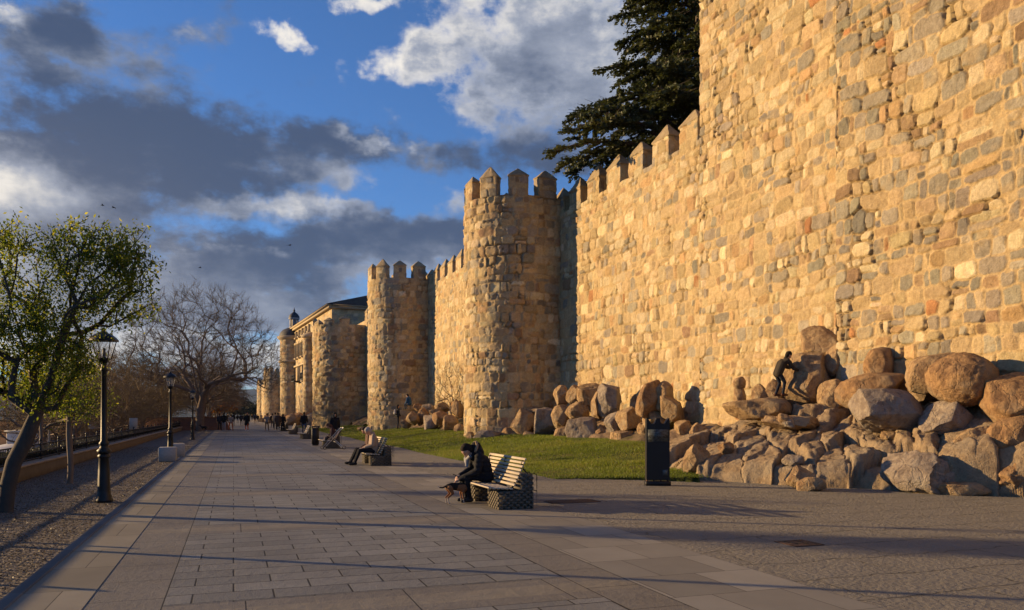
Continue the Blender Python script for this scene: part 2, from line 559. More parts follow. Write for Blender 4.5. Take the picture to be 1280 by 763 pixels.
# paving
def paving_main():
    m, t, b = new_mat("slab_paving")
    co = obj_co(t)
    s_ = t.sep(co)
    x, y = s_[0], s_[1]
    def brick(w, h, mort, off=0.5, sh=(0, 0, 0), smooth=0.15):
        nd = t.node('ShaderNodeTexBrick', offset=off)
        t.l.new(t.vm('ADD', co, sh), nd.inputs['Vector'])
        nd.inputs['Scale'].default_value = 1
        nd.inputs['Brick Width'].default_value = w
        nd.inputs['Row Height'].default_value = h
        nd.inputs['Mortar Size'].default_value = mort
        nd.inputs['Mortar Smooth'].default_value = smooth
        nd.inputs['Color1'].default_value = (0, 0, 0, 1)
        nd.inputs['Color2'].default_value = (1, 1, 1, 1)
        nd.inputs['Mortar'].default_value = (0.5, 0.5, 0.5, 1)
        return nd.outputs[0], nd.outputs[1]
    bc, bf = brick(0.70, 0.375, 0.009)
    # smooth cross bands every 5.25 m
    fy = t.m('MODULO', t.m('ADD', y, 524.0), 5.25)
    band = t.m('MULTIPLY', t.m('GREATER_THAN', fy, 0.56), t.m('LESS_THAN', fy, 0.95))
    bandj = t.m('MULTIPLY', t.m('GREATER_THAN', fy, 0.30), t.m('LESS_THAN', fy, 1.21))
    kx = t.m('ABSOLUTE', t.m('SUBTRACT', t.m('MODULO', t.m('ADD', x, 52.4), 1.4), 0.7))
    bj = t.m('LESS_THAN', kx, 0.006)
    e1 = t.m('LESS_THAN', t.m('MINIMUM', t.m('ABSOLUTE', t.m('SUBTRACT', fy, 0.30)), t.m('ABSOLUTE', t.m('SUBTRACT', fy, 1.21))), 0.006)
    # border courses left and right
    inner = t.m('MULTIPLY', t.m('GREATER_THAN', x, -0.58), t.m('LESS_THAN', x, 3.16))
    edge = t.m('LESS_THAN', t.m('MINIMUM', t.m('ABSOLUTE', t.m('ADD', x, 0.58)), t.m('ABSOLUTE', t.m('SUBTRACT', x, 3.16))), 0.006)
    ej = t.m('MULTIPLY', t.m('SUBTRACT', 1.0, inner), t.m('LESS_THAN', t.m('ABSOLUTE', t.m('SUBTRACT', t.m('MODULO', t.m('ADD', y, 500.1), 0.875), 0.4)), 0.005))
    joint = t.m('MULTIPLY', bf, t.m('MULTIPLY', inner, t.m('SUBTRACT', 1.0, bandj)))
    joint = t.m('MAXIMUM', joint, t.m('MULTIPLY', t.m('MULTIPLY', bandj, bj), inner))
    joint = t.m('MAXIMUM', joint, t.m('MAXIMUM', edge, t.m('MULTIPLY', e1, inner)))
    joint = t.m('MAXIMUM', joint, ej)
    stain = t.noise(co, 0.7, 5, 0.6)
    grain = t.noise(co, 70, 3, 0.75)
    mid = t.noise(co, 14, 4, 0.6)
    c = t.mix(bc, (0.178, 0.176, 0.160), (0.250, 0.247, 0.224))
    c = t.mix(t.m('MULTIPLY', t.m('SUBTRACT', 1.0, t.m('MULTIPLY', inner, t.m('SUBTRACT', 1.0, bandj))), 0.9), c, (0.205, 0.186, 0.152))
    c = t.mix(band, c, (0.255, 0.226, 0.168))
    c = t.mix(t.lin(stain, 0.35, 0.7, 0.0, 0.5), c, t.mix(1.0, c, (0.62, 0.60, 0.60), 'MULTIPLY'))
    c = t.mix(t.lin(mid, 0.45, 0.75, 0, 0.35), c, t.mix(1.0, c, (1.25, 1.2, 1.15), 'MULTIPLY'))
    c = t.mix(t.lin(grain, 0.5, 0.8, 0, 0.5), c, t.mix(1.0, c, (0.55, 0.55, 0.55), 'MULTIPLY'))
    c = t.mix(joint, c, (0.022, 0.020, 0.017))
    blot = t.noise(t.vm('MULTIPLY', co, (1.0, 0.45, 1)), 0.33, 6, 0.7)
    c = t.mix(t.lin(blot, 0.48, 0.66, 0, 0.55), c, t.mix(1.0, c, (0.60, 0.585, 0.57), 'MULTIPLY'))
    spot = t.sstep(t.voro(co, 2.3), 0.06, 0.03)
    c = t.mix(t.m('MULTIPLY', spot, t.sstep(stain, 0.5, 0.6)), c, (0.07, 0.06, 0.055))
    t.l.new(c, b.inputs['Base Color'])
    b.inputs['Roughness'].default_value = 0.62
    b.inputs['Specular IOR Level'].default_value = 0.2
    rough_amt = t.m('ADD', 0.45, t.m('MULTIPLY', t.m('SUBTRACT', 1.0, band), 0.55))
    h = t.m('MULTIPLY', t.m('ADD', t.m('MULTIPLY', grain, 0.8), mid), rough_amt)
    h = t.m('ADD', h, t.m('MULTIPLY', bc, 0.5))
    h = t.m('SUBTRACT', h, t.m('MULTIPLY', joint, 3.0))
    h = t.m('ADD', h, t.m('MULTIPLY', t.noise(co, 5, 6, 0.7), 1.6))
    bump(t, b, h, 0.8, 0.012)
    return m
M_PAVE = paving_main()

def strip_mat(name, col, jw=1.1, rowh=0.62, grain_d=0.002, tint=0.2, gr=60, off=0.5):
    m, t, b = new_mat(name)
    co = obj_co(t)
    nd = t.node('ShaderNodeTexBrick', offset=off)
    t.l.new(co, nd.inputs['Vector'])
    nd.inputs['Scale'].default_value = 1
    nd.inputs['Brick Width'].default_value = rowh
    nd.inputs['Row Height'].default_value = jw
    nd.inputs['Mortar Size'].default_value = 0.005
    nd.inputs['Color1'].default_value = (0, 0, 0, 1)
    nd.inputs['Color2'].default_value = (1, 1, 1, 1)
    stain = t.noise(co, 1.1, 6, 0.62)
    grain = t.noise(co, gr, 3, 0.7)
    c = t.mix(nd.outputs[0], tuple(x * (1 - tint) for x in col), tuple(x * (1 + tint) for x in col))
    c = t.mix(t.lin(stain, 0.35, 0.7, 0, 0.5), c, t.mix(1.0, c, (0.68, 0.66, 0.66), 'MULTIPLY'))
    c = t.mix(nd.outputs[1], c, (0.07, 0.06, 0.05))
    t.l.new(c, b.inputs['Base Color'])
    b.inputs['Roughness'].default_value = 0.75
    b.inputs['Specular IOR Level'].default_value = 0.15
    h = t.m('SUBTRACT', t.m('ADD', grain, t.m('MULTIPLY', nd.outputs[0], 0.6)), t.m('MULTIPLY', nd.outputs[1], 3.0))
    bump(t, b, h, 0.6, grain_d)
    return m
M_STRIP = strip_mat("smooth_pale_slabs", (0.262, 0.238, 0.190), 0.9, 0.75, 0.0022)
M_STRIP_L = strip_mat("sawn_granite_strip", (0.26, 0.232, 0.175), 1.2, 3.0, 0.002)
M_KERB = strip_mat("kerb_granite", (0.15, 0.142, 0.132), 1.2, 3.0, 0.002)

def flag_mat():
    m, t, b = new_mat("rough_flagstones")
    co = obj_co(t)
    wv = t.vm('ADD', co, t.scale(t.noise(co, 1.3, 4, 0.6, out=1), 0.5))
    nd = t.node('ShaderNodeTexBrick', offset=0.37, offset_frequency=2)
    t.l.new(wv, nd.inputs['Vector'])
    nd.inputs['Scale'].default_value = 1
    nd.inputs['Brick Width'].default_value = 1.9
    nd.inputs['Row Height'].default_value = 0.85
    nd.inputs['Mortar Size'].default_value = 0.016
    nd.inputs['Mortar Smooth'].default_value = 0.5
    nd.inputs['Color1'].default_value = (0, 0, 0, 1)
    nd.inputs['Color2'].default_value = (1, 1, 1, 1)
    n1 = t.noise(co, 2.0, 7, 0.68)
    n2 = t.noise(co, 16, 6, 0.72)
    peb = t.voro(t.vm('MULTIPLY', co, (1, 1, 1)), 17.0, 'F1')
    n3 = t.noise(co, 60, 3, 0.7)
    c = t.mix(n1, (0.160, 0.145, 0.120), (0.285, 0.258, 0.215))
    c = t.mix(t.lin(n3, 0.45, 0.75, 0, 0.6), c, t.mix(1.0, c, (0.6, 0.58, 0.56), 'MULTIPLY'))
    c = t.mix(t.m('MULTIPLY', nd.outputs[1], 0.8), c, (0.07, 0.06, 0.045))
    t.l.new(c, b.inputs['Base Color'])
    b.inputs['Roughness'].default_value = 0.75
    h = t.m('ADD', t.m('MULTIPLY', n1, 2.6), t.m('ADD', t.m('MULTIPLY', n2, 1.3), t.m('MULTIPLY', t.m('SUBTRACT', 0.6, peb), 0.75)))
    h = t.m('SUBTRACT', h, t.m('MULTIPLY', nd.outputs[1], 2.0))
    bump(t, b, h, 1.0, 0.045)
    return m
M_FLAG = flag_mat()

def gravel_mat():
    m, t, b = new_mat("leafy_gravel")
    co = obj_co(t)
    v = t.voro(co, 26.0, 'F1', out='Distance')
    vc = t.voro(co, 26.0, 'F1', out='Color')
    n = t.noise(co, 1.2, 5, 0.6)
    g = t.sep(vc)[0]
    c = t.mix(g, (0.060, 0.046, 0.034), (0.19, 0.15, 0.11))
    c = t.mix(t.lin(n, 0.4, 0.65, 0, 0.6), c, t.mix(1.0, c, (0.55, 0.52, 0.5), 'MULTIPLY'))
    t.l.new(c, b.inputs['Base Color'])
    b.inputs['Roughness'].default_value = 0.9
    h = t.m('ADD', t.m('SUBTRACT', 0.7, v), t.m('MULTIPLY', t.noise(co, 7, 4, 0.6), 1.2))
    bump(t, b, h, 1.0, 0.02)
    return m
M_GRAVEL = gravel_mat()

def ground_mat(name, c0, c1, sc=2.0, bd=0.05, c2=None):
    m, t, b = new_mat(name)
    co = obj_co(t)
    n = t.noise(co, sc, 7, 0.65)
    c = t.mix(t.sstep(n, 0.35, 0.65), c0, c1)
    if c2:
        c = t.mix(t.sstep(t.noise(co, sc * 0.21, 4, 0.6), 0.5, 0.62), c, c2)
    t.l.new(c, b.inputs['Base Color'])
    b.inputs['Roughness'].default_value = 0.95
    b.inputs['Specular IOR Level'].default_value = 0.1
    bump(t, b, t.noise(co, sc * 9, 5, 0.7), 0.8, bd)
    return m
M_LAWN = ground_mat("lawn_soil", (0.045, 0.055, 0.014), (0.085, 0.095, 0.022), 1.8, 0.03, (0.12, 0.095, 0.04))
M_EARTH = ground_mat("rocky_earth", (0.17, 0.12, 0.075), (0.29, 0.205, 0.13), 1.4, 0.08, (0.10, 0.09, 0.04))
M_TERRAIN = ground_mat("dry_terrain", (0.035, 0.036, 0.026), (0.060, 0.052, 0.034), 0.02, 0.3, (0.022, 0.028, 0.020))

def leaf_mat(name, cols, trans=0.35):
    """leaf colour varies from leaf to leaf by the 'col' attribute's red channel"""
    m, t, b = new_mat(name)
    a = t.node('ShaderNodeAttribute', attribute_name='col')
    r = t.sep(a.outputs['Vector'])[0]
    c = t.mix(t.sstep(r, 0.0, 0.55), cols[0], cols[1])
    c = t.mix(t.sstep(r, 0.55, 1.0), c, cols[2])
    t.l.new(c, b.inputs['Base Color'])
    b.inputs['Roughness'].default_value = 0.55
    b.inputs['Specular IOR Level'].default_value = 0.3
    tr = t.node('ShaderNodeBsdfTranslucent')
    t.l.new(t.mix(1.0, c, (1.5, 1.5, 0.9), 'MULTIPLY'), tr.inputs[0])
    mx = t.node('ShaderNodeMixShader')
    mx.inputs[0].default_value = trans
    out = m.node_tree.nodes['Material Output']
    t.l.new(b.outputs[0], mx.inputs[1])
    t.l.new(tr.outputs[0], mx.inputs[2])
    t.l.new(mx.outputs[0], out.inputs[0])
    return m
M_GRASS = leaf_mat("grass_blades", ((0.095, 0.130, 0.016), (0.165, 0.205, 0.024), (0.27, 0.235, 0.075)), 0.35)
M_LEAF1 = leaf_mat("almond_leaves", ((0.040, 0.068, 0.010), (0.12, 0.155, 0.018), (0.36, 0.33, 0.04)), 0.55)
M_CEDAR = leaf_mat("cedar_needles", ((0.045, 0.058, 0.026), (0.075, 0.088, 0.032), (0.14, 0.135, 0.045)), 0.2)
M_ORANGE = leaf_mat("autumn_leaves", ((0.13, 0.05, 0.012), (0.25, 0.09, 0.015), (0.20, 0.16, 0.03)), 0.4)
M_DARKLEAF = leaf_mat("evergreen_leaves", ((0.012, 0.018, 0.010), (0.022, 0.028, 0.012), (0.045, 0.04, 0.02)), 0.15)
M_LITTER = leaf_mat("fallen_leaves", ((0.06, 0.042, 0.026), (0.12, 0.086, 0.052), (0.22, 0.17, 0.105)), 0.1)
M_BARK = simple("dark_bark", (0.065, 0.050, 0.040), 0.95, var=0.4, scale=9, bmp=0.9)
M_BARK2 = simple("brown_bark", (0.16, 0.115, 0.085), 0.95, var=0.35, scale=7, bmp=0.8)
M_TWIG = simple("bare_twigs", (0.12, 0.088, 0.060), 0.95, var=0.3, scale=3, bmp=0)
M_TWIG2 = simple("brush_twigs", (0.155, 0.108, 0.055), 0.95, var=0.4, scale=1, bmp=0)
M_IRON = simple("black_iron", (0.012, 0.012, 0.013), 0.5, 0.3, var=0.3, scale=12, bmp=0.25)
M_RUST = simple("rusty_iron", (0.12, 0.062, 0.035), 0.8, 0.2, var=0.4, scale=18, bmp=0.5)
M_CORTEN = simple("dark_steel_sheet", (0.014, 0.012, 0.012), 0.5, 0.4, var=0.25, scale=3, bmp=0.08)
M_PLANK = simple("weathered_slats", (0.46, 0.38, 0.27), 0.7, var=0.25, scale=9, bmp=0.4)
M_GABION = simple("woven_concrete", (0.105, 0.088, 0.066), 0.85, var=0.25, scale=14, bmp=0.5)
M_BLOCK = simple("pale_granite_block", (0.34, 0.32, 0.29), 0.85, var=0.2, scale=14, bmp=0.5)
M_PLINTH = simple("ochre_plinth_stone", (0.145, 0.10, 0.05), 0.9, var=0.45, scale=3, bmp=0.7)
M_COPING = simple("coping_stone", (0.27, 0.215, 0.15), 0.85, var=0.25, scale=5, bmp=0.5)
M_HEDGE = simple("dark_hedge_core", (0.02, 0.02, 0.014), 0.95, var=0.3, scale=8, bmp=0.6)
M_ROOF = simple("clay_roof_tiles", (0.115, 0.062, 0.040), 0.95, var=0.35, scale=2.5, bmp=0.6, spec=0.1)
M_SLATE = simple("slate_roof", (0.035, 0.035, 0.040), 0.7, var=0.3, scale=4, bmp=0.3)
M_RENDER = simple("pale_render", (0.42, 0.38, 0.33), 0.9, var=0.12, scale=1.5, bmp=0.2)
M_ASHLAR = simple("ashlar_facade", (0.40, 0.315, 0.20), 0.9, var=0.25, scale=1.6, bmp=0.5)
M_CANVAS = simple("white_canvas", (0.62, 0.60, 0.58), 0.7, var=0.06, scale=2, bmp=0.1)
M_NET = simple("green_netting", (0.05, 0.13, 0.10), 0.9, var=0.2, scale=5, bmp=0.2)
M_DGLASS = simple("dark_window_glass", (0.015, 0.017, 0.02), 0.12, var=0.2, scale=2, bmp=0)
def glass_mat():
    m, t, b = new_mat("lantern_glass")
    b.inputs['Base Color'].default_value = (0.9, 0.92, 0.92, 1)
    b.inputs['Roughness'].default_value = 0.05
    tr = t.node('ShaderNodeBsdfTransparent')
    mx = t.node('ShaderNodeMixShader')
    mx.inputs[0].default_value = 0.14
    t.l.new(tr.outputs[0], mx.inputs[1])
    t.l.new(b.outputs[0], mx.inputs[2])
    t.l.new(mx.outputs[0], m.node_tree.nodes['Material Output'].inputs[0])
    return m
M_GLASS = glass_mat()
_cloth = {}
def cloth(col, rough=0.85):
    k = tuple(col)
    if k not in _cloth:
        _cloth[k] = simple("cloth", col, rough, var=0.15, scale=12, bmp=0.25, spec=0.2)
    return _cloth[k]
M_SKIN = simple("skin", (0.42, 0.25, 0.18), 0.6, var=0.06, scale=20, bmp=0.05)

# ------------------------------------------------------------------ ground
def grid_obj(name, xs, ys, zf, mat, rz=0.0, smooth=True, kind='structure', loc=(0, 0, 0)):
    X, Y = np.meshgrid(xs, ys, indexing='xy')
    Z = zf(X, Y) if callable(zf) else np.full_like(X, float(zf))
    V = np.stack([X, Y, Z], -1).reshape(-1, 3)
    nx, ny = len(xs), len(ys)
    i = np.arange(ny - 1)[:, None] * nx + np.arange(nx - 1)[None, :]
    F = np.stack([i, i + 1, i + nx + 1, i + nx], -1).reshape(-1, 4)
    o = link(name, mesh_np(name, V, F, mat, smooth=smooth), loc=loc)
    o.rotation_euler = (0, 0, rz)
    return tag(o, kind=kind)

# terrain: polar sheet, plateau near, falling to the valley on the left and ahead, hills far off
def terrain_h(X, Y):
    v = (X * PV[0] + Y * PV[1]); u = (X * PU[0] + Y * PU[1])
    d = np.hypot(X, Y)
    left = sm(-v, 5.9, 24.0)
    ahead = sm(u, 330, 700)
    low = np.maximum(left, ahead)
    z = -0.06 - 6.5 * left - 40 * sm(-v, 60, 900) - 60 * ahead * sm(d, 300, 1800)
    P = np.stack([X / 900, Y / 900, X * 0], -1)
    n = fbm(P, 5, 3)
    hill = sm(d, 2200, 6500) * (320 + 80 * n) * (0.72 + 0.28 * sm(-v, -500, 3500))
    hill2 = sm(d, 6000, 11000) * (75 + 60 * fbm(P * 0.6 + 7, 4, 9))
    z = z + np.maximum(hill + hill2, 0) + low * sm(d, 150, 1500) * 9 * n
    return z
rr = np.concatenate([[0.5], np.geomspace(3, 14000, 120)])
th = np.linspace(0, 2 * math.pi, 241)[:-1]
RR, TH = np.meshgrid(rr, th, indexing='ij')
TX, TY = RR * np.sin(TH), RR * np.cos(TH)
TZ = terrain_h(TX, TY)
nt = len(th)
ii = (np.arange(len(rr) - 1)[:, None] * nt)
jj = np.arange(nt)[None, :]
TF = np.stack([ii + jj, ii + nt + jj, ii + nt + (jj + 1) % nt, ii + (jj + 1) % nt], -1).reshape(-1, 4)
TV = np.stack([TX, TY, TZ], -1).reshape(-1, 3)
tag(link("terrain", mesh_np("terrain", TV, TF[:, ::-1], M_TERRAIN, smooth=True)), kind='structure')

# the promenade, laid out in its own frame (object X across, Y along)
def sheet(name, v0, v1, u0, u1, z, mat, nu=2):
    return grid_obj(name, np.array([v0, v1]), np.linspace(u0, u1, nu), z, mat, rz=PANG)
sheet("flagstone_pavement", 5.18, 60.0, -25, 330, 0.000, M_FLAG)
sheet("paving_strip", 3.70, 5.20, -25, 330, 0.004, M_STRIP)
sheet("promenade_paving", -1.21, 3.70, -25, 330, 0.000, M_PAVE)
sheet("border_strip", -1.82, -1.21, -25, 330, 0.004, M_STRIP_L)
kerb = MB()
kerb.box((-1.88, 150, -0.045), (0.125, 360, 0.13), bev=0.008)
ko = kerb.build("kerb", M_KERB)
ko.rotation_euler = (0, 0, PANG)
tag(ko, kind='structure')
grid_obj("gravel_path", np.linspace(-5.25, -1.945, 24), np.linspace(-20, 330, 900),
         lambda X, Y: 0.000 + 0.016 * fbm(np.stack([X * 0.9, Y * 0.9, X * 0], -1), 3, 5) - 0.02 * sm(-X, 3.2, 4.9), M_GRAVEL, rz=PANG)

# lawn, then the rocky bank at the foot of the walls
def lawn_h(X, Y):
    """height above the pavement at world x,y"""
    w = X * WV[0] + Y * WV[1]
    v = X * PV[0] + Y * PV[1]
    f = sm(v, 7.4, 14.0) * 0.62
    return f * (0.35 + 0.65 * sm(Y, 20, 34))
def lawn_zone(v, u):
    """signed inside measure of the lawn in the promenade frame (>0 inside)"""
    near = u - (18.3 + 0.5 * np.sin(v * 0.9) - 0.55 * (v - 8))
    a = v - (7.62 + 0.12 * np.sin(u * 0.35))
    X_ = v * PV[0] + u * PU[0]; Y_ = v * PV[1] + u * PU[1]
    w_ = X_ * WV[0] + Y_ * WV[1]
    right = 11.45 + 1.3 * np.maximum(Y_ - 19.6, 0) + .15 * np.sin(Y_ * 2.1) - w_
    return np.minimum(np.minimum(a, near), right)
lv = np.linspace(6.8, 21, 90)
lu = np.linspace(10, 110, 500)
LX, LU = np.meshgrid(lv, lu, indexing='xy')
wx = LX * PV[0] + LU * PU[0]; wy = LX * PV[1] + LU * PU[1]
LZ = 0.008 + lawn_h(wx, wy) + 0.02 * (fbm(np.stack([wx, wy, wx * 0], -1) * 0.8, 3, 8) + 0.6)
ins = lawn_zone(LX, LU)
LZ = np.where(ins > 0, LZ * 1.0, -0.25)
nx = len(lv)
i0 = np.arange(len(lu) - 1)[:, None] * nx + np.arange(nx - 1)[None, :]
LF = np.stack([i0, i0 + 1, i0 + nx + 1, i0 + nx], -1).reshape(-1, 4)
LV = np.stack([LX, LU, LZ], -1).reshape(-1, 3)
keep = (LZ.reshape(-1)[LF] > -0.2).any(1)
lawn_o = link("lawn", mesh_np("lawn", LV, LF[keep], M_LAWN, smooth=True))
lawn_o.rotation_euler = (0, 0, PANG)
tag(lawn_o, kind='structure')

def bank_h(w, u):
    """rocky bank in the wall frame"""
    X = w * WV[0] + u * WU[0]; Y = w * WV[1] + u * WU[1]
    n = fbm(np.stack([w * 0.8, u * 0.8, w * 0], -1), 5, 21)
    base = lawn_h(X, Y) - 0.15 + 0.9 * sm(w, 14.8, 17.6) + 0.30 * n
    # the big outcrop beside the near tower
    wf = np.clip(11.7 + .64 * np.maximum(16.9 - u, 0), 11.7, 16.6)
    e = sm(w - wf, -.1, 2.2) * sm(u, 24.0, 19.5)
    mound = e * (0.02 + 1.35 * sm(w, wf + .9, 16.8) + 0.15 * n) - .35 * (1 - sm(w - wf, -.1, .5))
    return np.where(u < 24, np.maximum(base * sm(u, 18.0, 24.0) - .5 * sm(u, 24, 18), mound), base)
bw = np.linspace(10.6, 18.4, 130)
bu = np.linspace(4, 105, 900)
BX, BU = np.meshgrid(bw, bu, indexing='xy')
BZ = bank_h(BX, BU)
nx = len(bw)
i0 = np.arange(len(bu) - 1)[:, None] * nx + np.arange(nx - 1)[None, :]
BF = np.stack([i0, i0 + 1, i0 + nx + 1, i0 + nx], -1).reshape(-1, 4)
lim = np.where(BU < 22.5, 10.0, 15.4 + 0.5 * np.sin(BU * 0.6)).reshape(-1)
keep = (BX.reshape(-1)[BF] > lim[BF]).all(1)
bank_o = link("rocky_ground", mesh_np("rocky_ground", np.stack([BX, BU, BZ], -1).reshape(-1, 3), BF[keep], M_EARTH, smooth=True))
bank_o.rotation_euler = (0, 0, math.atan2(WV[1], WV[0]))
tag(bank_o, kind='structure')

def card_cloud(C, size, colr, rs, aspect=2.2, up=None, flat=0.0, four=True):
    """one small leaf blade (a bent kite) at each centre; returns V, F(tri), colours"""
    n = len(C)
    a = rs.normal(size=(n, 3))
    if up is not None:
        a = a * (1 - 0) + np.array(up) * 3.0 * np.ones((n, 1))
    a /= np.linalg.norm(a, axis=1)[:, None]
    b = rs.normal(size=(n, 3)); b[:, 2] *= (1 - flat)
    b -= (b * a).sum(1)[:, None] * a
    b /= np.linalg.norm(b, axis=1)[:, None]
    L = (size * (0.6 + 0.8 * rs.random(n)))[:, None]
    w = L / aspect
    nrm = np.cross(a, b)
    V = np.stack([C - a * L * .5, C + b * w * .5 + nrm * L * .06, C + a * L * .5, C - b * w * .5 + nrm * L * .06], 1).reshape(-1, 3)
    F = (np.arange(n)[:, None] * 4 + np.arange(4)[None, :])
    cc = np.repeat(colr, 4, 0)
    return V, F, cc

# grass blades
def grass(n, vr, ur, seed, hgt, wid):
    rs = np.random.default_rng(seed)
    v = rs.uniform(*vr, n); u = rs.uniform(*ur, n)
    v = np.where(rs.random(n) < 0.0, v, v)
    X = v * PV[0] + u * PU[0]; Y = v * PV[1] + u * PU[1]
    ok = lawn_zone(v, u) > -0.06 + 0.05 * rs.random(n)
    w = X * WV[0] + Y * WV[1]
    ok &= w < 16.9
    dens = 0.62 + 0.5 * fbm(np.stack([X * .7, Y * .7, X * 0], -1), 3, 4)
    ok &= rs.random(n) < dens + 0.08
    X, Y = X[ok], Y[ok]
    n = len(X)
    Z = lawn_h(X, Y) + 0.02
    h = hgt * (0.5 + rs.random(n)) * (0.75 + 0.5 * vnoise(np.stack([X, Y, X * 0], -1) * 1.1, 3))
    ang = rs.random(n) * math.pi
    dx, dy = np.cos(ang) * wid, np.sin(ang) * wid
    lx, ly = rs.normal(size=n) * h * .45, rs.normal(size=n) * h * .45
    V = np.stack([np.stack([X - dx, Y - dy, Z - .01], -1), np.stack([X + dx, Y + dy, Z - .01], -1), np.stack([X + lx, Y + ly, Z + h], -1)], 1).reshape(-1, 3)
    F = np.arange(3 * n).reshape(-1, 3)
    patch = fbm(np.stack([X * .45, Y * .45, X * 0], -1), 3, 14)
    c = np.clip(0.38 + 0.55 * patch + 0.22 * rs.normal(size=n), 0, 1)
    return V, F, np.repeat(np.stack([c, c, c], -1), 3, 0)
Vs, Fs, Cs, off = [], [], [], 0
for args in ((150000, (7.4, 16.5), (16.5, 34), 1, .075, .009), (90000, (7.4, 18), (32, 60), 2, .08, .016), (60000, (7.4, 19), (58, 105), 3, .07, .025)):
    V, F, C = grass(*args)
    Vs.append(V); Fs.append(F + off); Cs.append(C); off += len(V)
g = link("grass", mesh_np("grass", np.concatenate(Vs), np.concatenate(Fs), M_GRASS, np.concatenate(Cs)))
tag(g, "short sunlit green grass of the lawn below the wall", "grass", kind='stuff')

# leaf litter and small stones on the gravel
rs = np.random.default_rng(12)
n = 56000
v = rs.uniform(-5.0, -1.98, n); u = 4 + 40 * rs.random(n) ** 1.6
C = np.stack([v * PV[0] + u * PU[0], v * PV[1] + u * PU[1], 0.012 + 0.012 * rs.random(n)], -1)
cr = np.clip(rs.random((n, 1)) * np.ones((1, 3)), 0, 1)
V, F, CC = card_cloud(C, 0.030, cr, rs, 1.8, flat=0.8)
V[:, 2] = np.maximum(V[:, 2] * 0.6, -0.03)
tag(link("leaf_litter", mesh_np("leaf_litter", V, F, M_LITTER, CC)), "dry brown leaves and chips scattered on the gravel strip", "leaf litter", kind='stuff')

